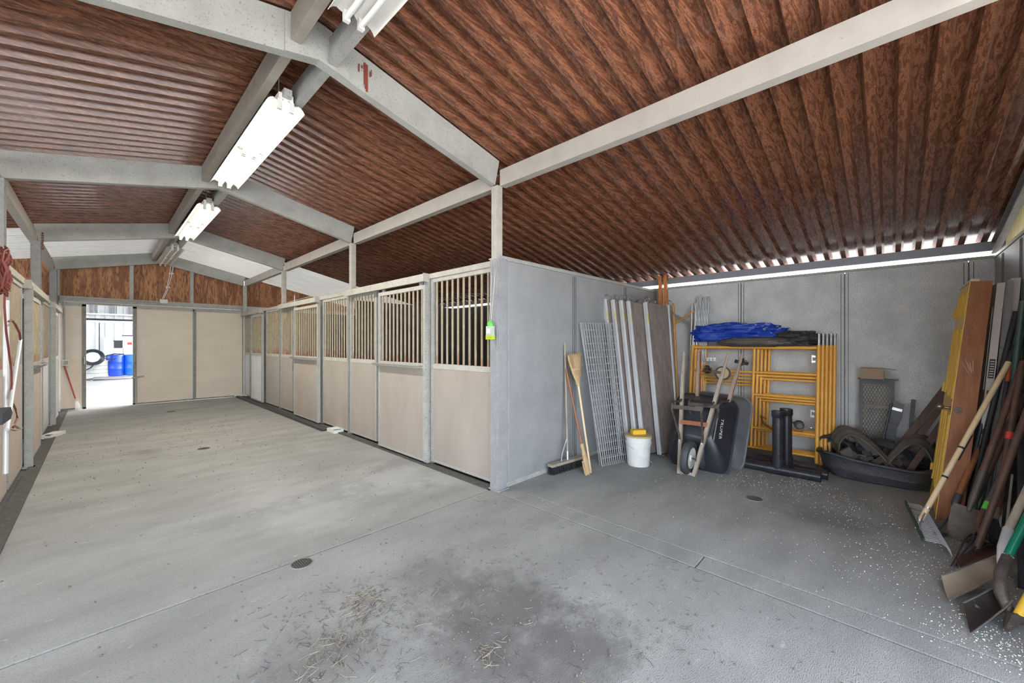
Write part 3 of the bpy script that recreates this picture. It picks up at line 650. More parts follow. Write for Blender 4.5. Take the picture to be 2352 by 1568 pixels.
# tank with hose
t = thing('metal_tank', 'dull galvanised tank behind the black hose coil', 'tank', (pb(217), YP+.5, .13))
xx = pb(217); b = MB(); b.lathe([(0, 0), (.5, 0), (.5, .05), (.49, .06), (.49, .6), (.5, .62), (.5, .66), (0, .66)], (xx, YP+.55, .13), n=28); b.build('tank_body', GALV, t, True)
for k in range(3): MB().lathe([(.49, 0), (.505, .01), (.49, .02)], (xx, YP+.55, .27+k*.15), n=28).build('tank_rib', GALVD, t, True)
p = yd_pt(213, 820, YP-.05); b = MB()
for k in range(5):
    r = .22+.022*k; b.path([p+V((math.cos(a*PI/12)*r*1.1, -.03*k+random.uniform(-.01, .01), math.sin(a*PI/12)*r)) for a in range(24)], .022, 6, close=True)
b.path([p+V((.22, 0, .05)), p+V((.34, -.02, -.06)), p+V((.55, 0, -.12)), p+V((.66, 0, -.05))], .024, 6)
b.path([p+V((.25, 0, -.05)), p+V((.4, 0, .06)), p+V((.62, 0, .12)), p+V((.9, 0, .1))], .024, 6)
b.path([p+V((.05, -.02, -.25)), p+V((-.05, -.02, -.42)), p+V((-.25, -.02, -.55)), p+V((-.35, -.02, -.6))], .026, 6)
tag(b.build('hose', PLAST, smooth=True), 'coiled black hose hung on the yard tank', 'hose')
p = yd_pt(213, 820, YP+.02); b = MB(); b.lathe([(0, 0), (.20, 0), (.20, .05), (0, .06)], p, (0, -1, 0), 20); b.lathe([(0, .05), (.06, .06), (.05, .09), (0, .09)], p, (0, -1, 0), 12)
tag(b.build('hose_reel', WHITEP, smooth=True), 'round white reel inside the black hose coil', 'reel')
def ybox(px0, py0, px1, py1, Y, d, m, name, lab, cat, extra=None):
    a = yd_pt(px0, py0, Y); c = yd_pt(px1, py1, Y); t = thing(name, lab, cat, ((a.x+c.x)/2, Y+d/2, min(a.z, c.z)))
    MB().lo((a.x, Y, a.z), (c.x, Y+d, c.z)).build('body', m, t)
    MB().lo((a.x-.015, Y-.015, a.z-.03), (c.x+.015, Y+d+.015, a.z+.01)).build('rim', m if extra is None else extra, t); return t, a, c
ybox(262, 800, 282, 813, YP+.4, .4, WHITEP, 'plastic_crate', 'white plastic crate on top of the left blue barrel', 'crate')
ybox(283, 800, 306, 813, YP+.4, .4, WHITEP, 'plastic_crate', 'white plastic crate on top of the right blue barrel', 'crate')
ybox(262, 782, 281, 799, YP+.45, .35, BLKP, 'black_box', 'black box above the left white crate in the yard', 'box')
t, a, c = ybox(282, 770, 306, 798, YP+.4, .4, WHITEP, 'storage_box', 'white storage box with black lid and a small red mark', 'box', BLKP)
MB().lo(((a.x+c.x)/2-.02, YP+.385, a.z-.40), ((a.x+c.x)/2+.12, YP+.398, a.z-.29)).build('red_mark', REDC, t)
p = yd_pt(242, 800, YP+.9); b = MB(); b.tube((p.x, YW-.15, 0), (p.x, YW-.15, 1.75), .05, 12); b.tube((p.x, YW-.15, .9), (p.x, YW-.15, 1.0), .065, 12)
tag(b.build('downpipe', WHITEP, smooth=True), 'white vertical pipe on the siding left of the blue barrels', 'pipe')
# unseen canopy, added to cut the light on the far yard
t = thing('added_shade_canopy', 'added unseen canopy that shades the yard behind the barn', 'canopy', (-2.5, 19.8, 4.9))
MB().lo((-10, 15.0, 4.9), (5, 26.4, 4.95)).build('shade_canopy_sheet', GALV, t)
for x in (-9.5, 4.5):
    for y in (15.2, 25.0): MB().lo((x-.06, y-.06, -.02), (x+.06, y+.06, 4.9)).build('shade_canopy_post', GALV, t)

# ================================================================= STORAGE BAY
def F(px, py_): return onz(px, py_, 0)
# --- push broom
PB = V((3.66, 2.62, 0)); top = ony(1297, 787, 2.875)
t = thing('push_broom', 'wide black push broom with long worn brown handle leaning on the grey partition', 'broom', PB)
a = F(1278, 1092); c = F(1342, 1072); a.z = c.z = 0
u = (c-a).normalized(); mid = (a+c)/2 + V((.02, .06, 0))
hl = .30
b = MB(); b.bar(mid-u*hl+UP*.105, mid+u*hl+UP*.105, .075, .03); b.build('head_block', OLDW, t)
b = MB()
random.seed(3)
for k in range(70):
    for r_ in range(4):
        q = mid + u*(-hl+.01+(2*hl-.02)*k/69) + u.cross(UP)*(-.03+.02*r_); e = q + V((random.uniform(-.012, .012), random.uniform(-.012, .012), 0))
        b.tube(V((e.x, e.y, .0)), q+UP*.09, .0045, 3)
o = b.build('bristles', BLKBR, t); o['kind'] = 'stuff'
b = MB(); s0 = mid+UP*.12; b.tube(s0, top, .0125, 10); b.build('handle', OLDW, t, True)
b = MB(); hd = (top-s0).normalized()
for k in (-1, 1): b.path([mid+u*.11*k+UP*.12, mid+u*.09*k+hd*.2, s0+hd*.26], .006, 6)
b.tube(s0-hd*.02, s0+hd*.10, .02, 10); b.build('brace', STEEL, t, True)

def straw_broom(name, label, base, tip, hdl_mat, up_side_down, head_len, head_w, hr, wdir, smat=STRAWB):
    """base->tip axis; the straw head sits at the tip end"""
    base, tip = V(base), V(tip); d = (tip-base).normalized(); L_ = (tip-base).length; w_ = V(wdir).normalized(); n = d.cross(w_).normalized()
    t = thing(name, label, 'broom', base if not up_side_down else tip)
    neck = tip - d*head_len
    MB().path([base, neck+d*.06], hr, 10).build('handle', hdl_mat, t, True)
    prof = [(0, .018, .018), (.08, .030, .024), (.2, .36, .5), (.34, .55, .75), (.5, .68, .8), (.7, .84, .7), (.88, .96, .6), (1.0, 1.0, .55)]
    b = MB(); vs = []; fs = []; m = 20
    for k, (q, a_, c_) in enumerate(prof):
        ww = a_*head_w/2 if k > 1 else a_; tt = c_*.035 if k > 1 else c_
        for j in range(m):
            an = 2*PI*j/m; rr = 1+.05*math.sin(j*7.3+k)
            vs.append(neck + d*(head_len*.97*q) + w_*(math.cos(an)*ww*rr) + n*(math.sin(an)*tt*rr))
    for k in range(len(prof)-1):
        for j in range(m): fs.append((k*m+j, k*m+(j+1) % m, (k+1)*m+(j+1) % m, (k+1)*m+j))
    fs.append(tuple((len(prof)-1)*m+j for j in range(m))); b.add(vs, fs); b.build('straw_head', smat, t, True)
    b = MB()
    for k in range(150):
        s_ = random.uniform(-1, 1); q = neck + d*head_len*.55 + w_*(s_*head_w*.36) + n*random.uniform(-.03, .03)
        e = neck + d*(head_len*random.uniform(.95, 1.03)) + w_*(s_*head_w*.5) + n*random.uniform(-.028, .028)
        b.tube(q, e, .0022, 3)
    o = b.build('straw', smat, t); o['kind'] = 'stuff'
    for q in (.36, .41, .46):
        ww = (.55+(q-.34)*.8)*head_w/2*1.03; b = MB(); b.path([neck+d*(head_len*q)+w_*(math.cos(a_*PI/8)*ww)+n*(math.sin(a_*PI/8)*.032) for a_ in range(16)], .0028, 5, close=True); b.build('stitch_row', REDSTR, t, True)
    return t
bb = F(1357, 1086); tp = ony(1318, 812, 2.80)
straw_broom('straw_broom', 'pale straw broom standing upside down with its fan head up', bb+UP*.0, tp, PALEW, True, .40, .27, .0135, (1, .0, .05))
b0 = F(1351, 1090); t0_ = ony(1300, 848, 2.83)
straw_broom('straw_broom', 'small worn straw broom head down with reddish handle', t0_, b0+UP*.01, ORGW, False, .34, .10, .012, (1, .3, 0))

# --- wire grid panels
def grid_panel(name, label, TL, TR_, BL, BR, nv, nh, r, group):
    TL, TR_, BL, BR = map(V, (TL, TR_, BL, BR)); t = thing(name, label, 'panel', (BL+BR)/2, group)
    P = lambda u_, v_: BL*(1-u_)*(1-v_)+BR*u_*(1-v_)+TL*(1-u_)*v_+TR_*u_*v_
    for i in range(nv+1): MB().tube(P(i/nv, 0), P(i/nv, 1), r*(1.5 if i in (0, nv) else 1), 6).build('vertical_wire', ZINC, t, True)
    n = (TR_-TL).cross(BL-TL).normalized()*r*1.6
    for j in range(nh+1):
        v_ = 1-(j/nh); MB().tube(P(0, v_)+n, P(1, v_)+n, r*1.0, 6).build('cross_wire', ZINC, t, True)
GG = 'wire grid panels leaning on the partition'
BL = F(1383, 1071); BR = F(1442, 1058); TL = ony(1332, 742, 2.86); TR_ = dep(1408, 742, 5.30)
grid_panel('wire_grid', 'front galvanised wire grid panel leaning beside the straw brooms', TL, TR_, BL, BR, 13, 20, .0052, GG)
sh = V((.0, .05, 0))
grid_panel('wire_grid', 'rear galvanised wire grid panel just behind the front one', TL+V((.03, .0, .01)), TR_+V((.04, .07, .0)), BL+sh+V((.03, 0, 0)), BR+sh+V((.04, 0, 0)), 13, 20, .004, GG)

# --- scaffold planks (aluminium rails, plywood deck)
LBL = mat('yellow_label', (.75, .62, .08), (.5, .45, .2), 30, .5)
def deck(label, TL, TR_, BL, BR, th=.05):
    TL, TR_, BL, BR = map(V, (TL, TR_, BL, BR)); t = thing('scaffold_plank', label, 'scaffold plank', (BL+BR)/2, 'aluminium scaffold planks leaning on the partition')
    up = (TL-BL).normalized(); w_ = (TR_-TL).normalized(); n = up.cross(w_).normalized()  # n points away from the viewer
    if n.y < 0: n = -n
    MB().prism([BL+w_*.03+up*.01, BR-w_*.03+up*.01, TR_-w_*.03-up*.01, TL+w_*.03-up*.01], n*.014).build('plywood_deck', PLYD, t)
    for a_, c_, s_ in ((BL, TL, 1), (BR, TR_, -1)):
        b = MB(); o = w_*(.016*s_); b.bar(a_+o+n*th/2-n*.006, c_+o+n*th/2-n*.006, .032, th, n)
        b.bar(a_+o-n*.008, c_+o-n*.008, .02, .004, n); b.build('side_rail', ALU, t)
    for v_ in (0.12, .5, .88): MB().bar(BL.lerp(TL, v_)+w_*.03+n*.03, BR.lerp(TR_, v_)-w_*.03+n*.03, .03, .03).build('cross_brace', ALU, t)
    for e, s_ in ((TL, 1), (TR_, -1)):
        b = MB(); q = e+w_*(.02*s_); b.path([q-up*.03+n*.02, q+up*.025+n*.02, q+up*.05-n*.0, q+up*.055-n*.04, q+up*.03-n*.065, q+up*.01-n*.06], .009, 6); b.build('hook', STEEL, t, True)
    for e, s_ in ((BL, 1), (BR, -1)):
        b = MB(); q = e+w_*(.02*s_); b.path([q+up*.03+n*.02, q-up*.005+n*.02, q-up*.02-n*.02, q-up*.0-n*.045], .009, 6); b.build('hook', STEEL, t, True)
    q = TL-up*.17+w_*.016-n*.0115; MB().bar(q, q-up*.13, .022, .001, n).build('yellow_sticker', LBL, t)
fTL, fTR, fBL, fBR = V((5.32, 2.50, 2.08)), V((5.80, 2.36, 2.06)), V((5.11, 2.20, .03)), V((5.52, 2.10, .03))
nm = ['front', 'second', 'third', 'fourth', 'rearmost']
xs_t = [0, .345, .43, .52, .62]
for k in range(5):
    dx = -[0, .24, .30, .37, .44][k]; dy = .065*k - dx*.29
    deck('%s aluminium scaffold plank with plywood face %s' % (nm[k], ['and full board showing', 'showing a strip of board', 'mostly a white rail', 'mostly a white rail behind the third', 'at the left end by the wire grid'][k]),
         fTL+V((dx, dy, .01*k)), fTR+V((dx, dy, .0)), fBL+V((dx*.75, dy, 0)), fBR+V((dx*.75, dy, 0)))

# --- bucket
bk = F(1466, 1066)
t = thing('bucket', 'white plastic bucket with dusty lid in front of the scaffold planks', 'bucket', bk)
MB().lathe([(0, 0), (.128, 0), (.132, .01), (.146, .27), (.153, .272), (.153, .285), (.147, .29), (.149, .33), (.156, .333), (.156, .35), (.15, .352), (0, .352)], bk, n=32).build('body', WHITEP, t, True)
MB().lathe([(0, .352), (.158, .352), (.16, .358), (.158, .37), (.14, .374), (0, .372)], bk, n=32).build('lid', LIDY, t, True)
hx = RT*-1
b = MB(); b.path([bk + RT*(math.cos(a_)*.158) - FW*(.0+math.sin(a_)*.158*.85) + UP*(.30-.10*math.sin(a_)) for a_ in [PI*k/14 for k in range(15)]], .003, 5); b.build('bail_handle', GALV, t, True)
b = MB(); b.path([bk+RT*(.12*math.cos(k*.5))-FW*.15+UP*(.06+.02*k) for k in range(5)], .002, 4); b.build('lid_tab', WHITEP, t)
b = MB(); q = bk+UP*.374; b.box(q+UP*.03, (.17, .10, .06), Matrix.Rotation(-A+.1, 3, 'Z')); o = b.build('sponge', YSPONGE)
bv = o.modifiers.new('b', 'BEVEL'); bv.width = .012; bv.segments = 3
tag(o, 'yellow block sponge lying on the white bucket lid', 'sponge')

# --- tall orange posts in the corner, braces, tube bundle
def tube_thing(name, label, cat, p0, p1, r, m, group=None, flat=True, capm=None):
    b = MB(); p0, p1 = V(p0), V(p1); d = (p1-p0).normalized(); b.tube(p0, p1, r, 10)
    return tag(b.build(name, m, smooth=True), label, cat, group)
for k, (px, py_, y_, lab) in enumerate(((1517, 634, 2.70, 'left of two'), (1529, 632, 2.60, 'right of two'))):
    tp = ony(px, py_, y_); p0 = V((tp.x-.10, y_-.08, 0)); t = thing('orange_post', 'tall orange steel scaffold post in the corner, %s' % lab, 'post', p0, 'orange scaffold posts in the corner')
    MB().bar(p0, tp, .05, .05, (0, 1, 0)).build('shaft', ORG, t); MB().bar(tp-UP*.10+V((0, -.03, 0)), tp+V((0, -.03, -.01)), .03, .012, (0, 1, 0)).build('slot_plate', DSTEEL, t)
    for z in (.12, .26, .4): MB().tube(tp-UP*z+V((-.0, -.03, 0)), tp-UP*z+V((0, -.02, 0)), .008, 8).build('bolt_hole', BLKP, t)
# tall yellow/steel trestle frame with crossing braces
BX = XO-.12
def Bp(px, py_, x=BX): return onx(px, py_, x)
GZ = mat('grey_brace_tube', (.42, .43, .43), (.26, .27, .27), 14, .4, .3, 0, spots=(.6, .6, .58), spot_scale=30, spot_amt=.3)
def brace(label, top, bot, m, r=.013, group='loose scaffold cross braces by the outer wall'):
    t = thing('cross_brace_tube', label, 'brace', bot, group); top, bot = V(top), V(bot); d = (top-bot).normalized()
    MB().tube(bot+d*.05, top-d*.05, r, 8).build('tube', m, t, True)
    for e, s_ in ((bot, 1), (top, -1)): MB().bar(e, e+d*.08*s_, .032, .005, (1, 0, 0)).build('flat_end', m, t)
TY = mat('ochre_tube_paint', (.72, .36, .06), (.55, .25, .04), 9, .45)
for k, (px, m_, lab) in enumerate(((1523, ORG, 'orange brace tube, leftmost beside the planks'), (1535, GZ, 'grey brace tube, left of the ochre one'), (1546, TY, 'flat ochre brace tube with a drilled round head'), (1590, GZ, 'grey brace tube, left of two under the steel cross'), (1598, GZ, 'grey brace tube, right of two under the steel cross'))):
    tp_ = Bp(px, (712, 699, 696, 697, 696)[k], BX-.02*k); bt = Bp((1535, 1548, 1556, 1582, 1590)[k], 900, BX-.15); bt = bt + (bt-tp_)*((bt.z)/(tp_.z-bt.z)); bt.z = 0; bt.x = max(bt.x, 6.1)
    brace(lab, tp_, bt, m_, .015 if k != 2 else .02)
b0_, b1_ = Bp(1540, 719, BX-.05), Bp(1592, 750, BX-.05)
brace('grey tube crossing down to the right between the brace tubes', b0_, b1_, GZ, .011)
brace('second grey tube crossing down to the right, just above the first', b0_+V((-.02, 0, .03)), b1_+V((-.02, 0, .03)), GZ, .010)
brace('ochre tube crossing up to the right between the brace tubes', Bp(1594, 714, BX-.08), Bp(1548, 744, BX-.08), TY, .011)
for k in range(8):
    px = 1603+k*3.6; tp_ = Bp(px, 680+random.uniform(-4, 3), BX-.01*(k % 3)); bt = Bp(px-14, 900, BX-.1); bt = bt+(bt-tp_)*(bt.z/(tp_.z-bt.z)); bt.z = 0; bt.x = max(6.2, min(bt.x, XO-.06))
    brace('grey brace tube in the tall bundle left of the blue tarp, %s from the left' % ('first second third fourth fifth sixth seventh eighth'.split()[k]), tp_, bt, GZ, .012, 'bundle of grey brace tubes')

# --- yellow scaffold frames
def Sp(y, z, k):  # plane of frame k (0 = front), leaning on the wall
    return V((6.09+.05*k + .22*z/1.5, y, z))
R_ = .0215
YR, YM, YL = .66, 1.37, 2.20
def scaffold(k, label):
    dy = -.035*k; t = thing('yellow_scaffold', label, 'scaffold frame', Sp((YR+YL)/2+dy, 0, k), 'yellow scaffold frames leaning on the outer wall')
    g = lambda y, z: Sp(y+dy, z, k)
    rr = R_
    MB().tube(g(YR, .0), g(YR, 1.47), rr, 12).build('post', YEL, t, True)
    MB().tube(g(YL, .0), g(YL, 1.47), rr, 12).build('post', YEL, t, True)
    MB().tube(g(YR+rr, 1.44), g(YL-rr, 1.44), rr, 12).build('top_rail', YEL, t, True)
    MB().tube(g(YM, .33), g(YM, 1.42), rr*.85, 10).build('ladder_post', YEL, t, True)
    for z in (1.10-.045*(k % 3), .80-.04*(k % 3), .36-.03*(k % 2)): MB().tube(g(YR+rr, z), g(YM-.01, z), rr*.75, 10).build('rung', YEL, t, True)
    MB().tube(g(YM, 1.10-.05*k), g(YL, 1.10-.05*k), rr*.6, 8).build('rung', YEL, t, True)
    MB().tube(g(YR+rr, .10), g(YL-rr, .10), rr*.7, 10).build('bottom_rail', YEL, t, True)
    MB().tube(g(YM-.0, .10), g(YM, .34), rr*.8, 10).build('short_strut', YEL, t, True)
    for y in (YR, YL): MB().tube(g(y, 1.47), g(y, 1.62), rr*.72, 10).build('steel_pin', STEEL, t, True)
    if k == 0:
        for z in (1.30, .62):
            b = MB(); q = g(YR+.06, z); b.lo(q-V((.012, .03, .045)), q+V((.012, .01, -.02))); b.lo(q-V((.012, .03, -.045)), q+V((.012, .01, .02))); b.lo(q-V((.01, -.0, .05)), q+V((.01, .01, .05))); b.build('brace_lock', STEEL, t)
    return t
for k in range(5): scaffold(k, '%s yellow scaffold frame in the stack against the outer wall' % ['front', 'second', 'middle', 'fourth', 'rearmost'][k])
# casters and ironmongery on the frames
CREAM = mat('cream_caster_wheel', (.62, .45, .22), (.5, .34, .15), 10, .5)
def caster(c, ax, r, lab, wm=CREAM):
    t = thing('caster', lab, 'caster', c, 'scaffold casters resting in the frames'); ax = V(ax).normalized()
    MB().lathe([(0, -.02), (r*.8, -.02), (r*.82, -.022), (r*.82, .022), (r*.8, .02), (0, .02)], c, ax, 24).build('wheel', wm, t, True)
    MB().lathe([(r*.8, -.025), (r, -.022), (r*1.02, 0), (r, .022), (r*.8, .025)], c, ax, 24).build('tyre', RUBB, t, True)
    s_ = ax.cross(UP).normalized(); b = MB()
    for k in (-1, 1): b.bar(V(c)+ax*(.03*k), V(c)+ax*(.03*k)+s_*(r*1.5)+UP*r*.2, .006, .04)
    b.tube(V(c)+s_*r*1.4+UP*r*.2, V(c)+s_*(r*2.6)+UP*r*.35, .015, 8); b.build('fork', DSTEEL, t, True); return t
q = Sp(1.84, 1.185, -2); caster(onx(1660, 857, 6.18), (-1, -.2, .2), .10, 'caster with cream wheel on the left rung of the scaffold')
caster(onx(1703, 832, 6.2), (.1, -.2, 1), .085, 'caster with dark tyre lying flat beside the middle posts')
caster(onx(1624, 848, 6.22), (.6, -.8, .0), .06, 'caster with small pale wheel near the red bar', WPNT)
for k in range(4):
    p = Bp(1618+k*8, 825, 6.22-.02*(k % 2)); b = MB(); b.box(p, (.02, .035, .05)); b.tube(p-V((.04, 0, 0)), p+V((.03, 0, 0)), .006, 6); b.box(p+V((-.02, 0, .02)), (.01, .045, .012))
    tag(b.build('coupling_clamp', STEEL), '%s small steel clamp from the left on the left scaffold posts' % ('first', 'second', 'third', 'fourth')[k], 'clamp', 'small clamps at the left of the scaffold')
tp_ = onx(1605, 806, 6.05); bt_ = onx(1607, 900, 5.9); tube_thing('red_bar', 'faded red steel bar standing left inside the scaffold', 'bar', V((bt_.x, bt_.y, .0)), tp_, .024, REDP)
# chain hoist heap
def chain(pts, name, lab, mt=STEEL, lr=.014, wr=.0035):
    b = MB(); pts = [V(p) for p in pts]
    for i in range(len(pts)-1):
        n_ = max(1, int((pts[i+1]-pts[i]).length/(lr*1.7)))
        for j in range(n_):
            c_ = pts[i].lerp(pts[i+1], (j+.5)/n_); d = (pts[i+1]-pts[i]).normalized(); s_ = d.cross(UP if j % 2 else V((1, 0, 0)));
            s_ = s_.normalized() if s_.length > .01 else V((0, 1, 0))
            b.path([c_+d*math.cos(a_*PI/4)*lr*1.3+s_*math.sin(a_*PI/4)*lr*.75 for a_ in range(8)], wr, 4, close=True)
    return tag(b.build(name, mt), lab, 'chain')
yy = lambda px: yat(px, 6.16)
zc = .40
cp = [onx(px, py_, 6.15) for px, py_ in ((1803, 978), (1820, 988), (1838, 992), (1852, 984), (1872, 980), (1880, 990))]
chain(cp, 'chain', 'bright steel chain draped along the lower scaffold rung')
cp = [onx(px, py_, 6.12) for px, py_ in ((1760, 962), (1748, 955), (1752, 970), (1768, 982), (1780, 990), (1800, 992))]
chain(cp, 'chain', 'darker chain hanging at the left of the lower rung', DSTEEL)
p = onx(1835, 975, 6.14); t = thing('chain_hoist', 'small lever hoist lying on the lower scaffold rung', 'hoist', p)
MB().lathe([(0, -.03), (.05, -.03), (.055, -.02), (.055, .02), (.05, .03), (0, .03)], p, (1, .3, .2), 20).build('housing', DSTEEL, t, True)
MB().lathe([(0, .03), (.03, .03), (.03, .05), (0, .05)], p, (-1, -.3, -.2), 16).build('drum', STEEL, t, True)
MB().path([p, p+V((0, .10, .03)), p+V((0, .2, -.0))], .012, 6).build('lever', DSTEEL, t, True)
MB().path([p+V((0, -.05, -.02)), p+V((0, -.09, -.0)), p+V((0, -.12, -.03)), p+V((0, -.10, -.055)), p+V((0, -.075, -.045))], .008, 6).build('hook', STEEL, t, True)

# --- tarps on top
def lump(c, rx, ry, rz_, seed, amp, freq, flat=.5, ax=0.0, n=56, m=30, stretch=(1, 1, 1)):
    b = MB(); c = V(c); vs = []; fs = []; M = Matrix.Rotation(ax, 3, 'Z')
    for i in range(m+1):
        t_ = PI*i/m
        for j in range(n):
            a_ = 2*PI*j/n; d = V((math.sin(t_)*math.cos(a_), math.sin(t_)*math.sin(a_), -math.cos(t_)))
            e = V([math.copysign(abs(x_)**.8, x_) for x_ in d])
            q = V((d.x*freq*stretch[0]+seed, d.y*freq*stretch[1], d.z*freq*stretch[2])); nn = mn.fractal(q, .9, 2.0, 3)
            rdg = abs(mn.noise(q*1.7)); k = 1+amp*nn-amp*.8*rdg
            p_ = V((e.x*rx*k, e.y*ry*k, e.z*rz_*k)); 
            if p_.z < -rz_*flat: p_.z = -rz_*flat
            vs.append(c+M @ p_)
    for i in range(m):
        for j in range(n): fs.append((i*n+j, i*n+(j+1) % n, (i+1)*n+(j+1) % n, (i+1)*n+j))
    return b.add(vs, fs)
yb0, yb1 = yat(1605, 6.36), yat(1800, 6.36)
b = lump((6.38, (yb0+yb1)/2+.03, 1.615), .15, (yb0-yb1)/2+.05, .185, 3.1, .24, 1.7, .5, stretch=(2.0, .8, 2.4), n=90, m=44); tag(b.build('blue_tarp', BLUET, smooth=True), 'crumpled blue plastic tarp folded on top of the yellow scaffold', 'tarp')
for k in range(1):
    p = onx(1756, 756, 6.235); b = MB(); b.lathe([(.008, 0), (.016, 0), (.016, .006), (.008, .006)], p, (-1, 0, .2), 14); b.build('grommet', STEEL, bpy.data.objects['blue_tarp'], True)
ya0, ya1 = yat(1650, 6.28), yat(1820, 6.28)
b = lump((6.26, (ya0+ya1)/2, 1.515), .085, (ya0-ya1)/2, .072, 8.2, .10, 1.2, .9, stretch=(3, .5, 3)); tag(b.build('rubber_roll', BRNT, smooth=True), 'grey-brown rubber roll tucked under the blue tarp on the scaffold', 'roll')
yc0, yc1 = yat(1760, 6.42), yat(1882, 6.42)
b = lump((6.42, (yc0+yc1)/2, 1.555), .13, (yc0-yc1)/2+.03, .105, 12.7, .22, 1.8, .75, stretch=(2.5, .8, 3)); tag(b.build('black_tarp', BLKT, smooth=True), 'black fabric bundle at the right end on top of the scaffold', 'tarp')

# --- wheelbarrows
def wheelbarrow(off, label, traym, text, wood):
    o_ = V(off); t = thing('wheelbarrow', label, 'wheelbarrow', V((4.75, 1.68, 0))+o_, 'upended wheelbarrows by the scaffold')
    BLh, BRh = F(1560, 1088)+o_, F(1593, 1094)+o_
    TLh, TRh = V((5.20, 1.925, 1.40))+o_, V((5.20, 1.405, 1.37))+o_
    dL = (TLh-BLh).normalized(); dR = (TRh-BRh).normalized(); n = (TRh-TLh).cross(BLh-TLh).normalized()
    if n.x < 0: n = -n
    up = ((TLh+TRh)/2-(BLh+BRh)/2).normalized(); s_ = (BRh-BLh); s_ = (TRh-TLh).normalized()
    for a_, c_ in ((BLh, TLh), (BRh, TRh)):
        d = (c_-a_).normalized()
        b = MB(); b.bar(a_, a_.lerp(c_, .80), .036, .048, n); b.path([a_.lerp(c_, .79), a_.lerp(c_, .86), a_.lerp(c_, .98), c_], [.026, .019, .017, .013], 8); b.build('handle_beam', wood, t)
    M0 = (BLh+BRh)/2; 
    def Lp(s1, l1, d1): return M0 + s_*s1 + up*l1 + n*d1
    # tray: rounded rectangles lofted
    def rr_(hw, l0, l1, d0, rc, k, tilt=0, taper=0):
        pts = []; cs = ((hw, l1), (-hw, l1), (-hw, l0), (hw, l0))
        for q, (sx_, ly) in enumerate(cs):
            cx_ = (abs(sx_)-rc)*(1 if sx_ > 0 else -1); cy = ly-rc if ly == l1 else ly+rc
            for j in range(k+1):
                a_ = PI/2*q + PI/2*j/k
                lx, ly2 = cx_+math.cos(a_)*rc, cy+math.sin(a_)*rc
                f = 1-taper*(1-(ly2-l0)/(l1-l0)); pts.append(Lp(lx*f, ly2, d0+tilt*(ly2-l0)))
        return pts
    rings = [rr_(.20, .48, .86, .045, .05, 5, taper=.15), rr_(.225, .44, .90, .05, .07, 5, taper=.15), rr_(.345, .13, 1.02, .27, .14, 5, .03, .06), rr_(.36, .10, 1.04, .30, .15, 5, .03, .06), rr_(.378, .08, 1.055, .30, .16, 5, .03, .06), rr_(.378, .08, 1.055, .315, .16, 5, .03, .06), rr_(.358, .102, 1.038, .315, .15, 5, .03, .06), rr_(.335, .135, 1.01, .275, .14, 5, .03, .06), rr_(.215, .45, .89, .06, .065, 5, taper=.15)]
    b = MB(); m = len(rings[0]); vs = [p for r in rings for p in r]; fs = [tuple(range(m))]
    for i in range(len(rings)-1): fs += [(i*m+j, i*m+(j+1) % m, (i+1)*m+(j+1) % m, (i+1)*m+j) for j in range(m)]
    fs.append(tuple((len(rings)-1)*m+j for j in range(m))); b.add(vs, fs); tray = b.build('tray', traym, t, True)
    # legs: bent straps projecting to the viewer side
    for sg, a_, d in ((-1, BLh, dL), (1, BRh, dR)):
        base = lambda l_, out: a_ + d*l_ - n*out
        b = MB(); b.path([base(.88, .02), base(.84, .07), base(.78, .27), base(.73, .33), base(.66, .325), base(.44, .05), base(.38, .02)], .0125, 6); b.build('leg', DSTEEL, t, True)
        for l_ in (.86, .38): MB().lathe([(0, 0), (.014, 0), (.012, .01), (0, .012)], a_+d*l_-n*.026, -n, 8).build('bolt', STEEL, t, True)
    qL, qR = BLh+dL*.70-n*.33, BRh+dR*.70-n*.33
    MB().bar(qL, qR, .008, .045, up).build('leg_brace', DSTEEL, t)
    MB().bar(BLh+dL*.60-n*.03, BRh+dR*.60-n*.03, .01, .05, up).build('cross_brace', ORGW, t)
    # wheel
    wc = M0 + up*.20 - n*.0; ax = s_
    MB().lathe([(.125, -.035), (.155, -.045), (.185, -.036), (.195, -.015), (.197, 0), (.195, .015), (.185, .036), (.155, .045), (.125, .035), (.115, 0), (.125, -.035)], wc, ax, 32).build('tyre', mat('grey_rubber_tyre', (.07, .075, .085), (.04, .042, .048), 12, .6, 0, .3, spots=(.2, .2, .2), spot_scale=60, spot_amt=.2), t, True)
    MB().lathe([(0, -.03), (.03, -.035), (.04, -.02), (.10, -.018), (.12, -.034), (.124, 0), (.12, .034), (.10, .018), (.04, .02), (.03, .035), (0, .03)], wc, ax, 28).build('hub', WHITEP, t, True)
    b = MB(); b.tube(wc-ax*.10, wc+ax*.10, .009, 8)
    for k in (-1, 1): b.bar(wc+ax*.085*k-n*.02, wc+ax*.085*k+n*.03, .01, .05)
    b.build('axle', DSTEEL, t, True)
    MB().bar(BLh+dL*.02, BRh+dR*.02-s_*.0, .03, .03, n).build('nose_bar', wood, t)
    MB().bar(Lp(-.03, .82, .032), Lp(.04, .82, .032), .022, .004, n).build('label_plate', WHITEP, tray)
    MB().tube(Lp(.215, .46, .062), Lp(.225, .84, .062), .006, 6).build('tray_rib', GTRAY if not text else STEEL, tray, True)
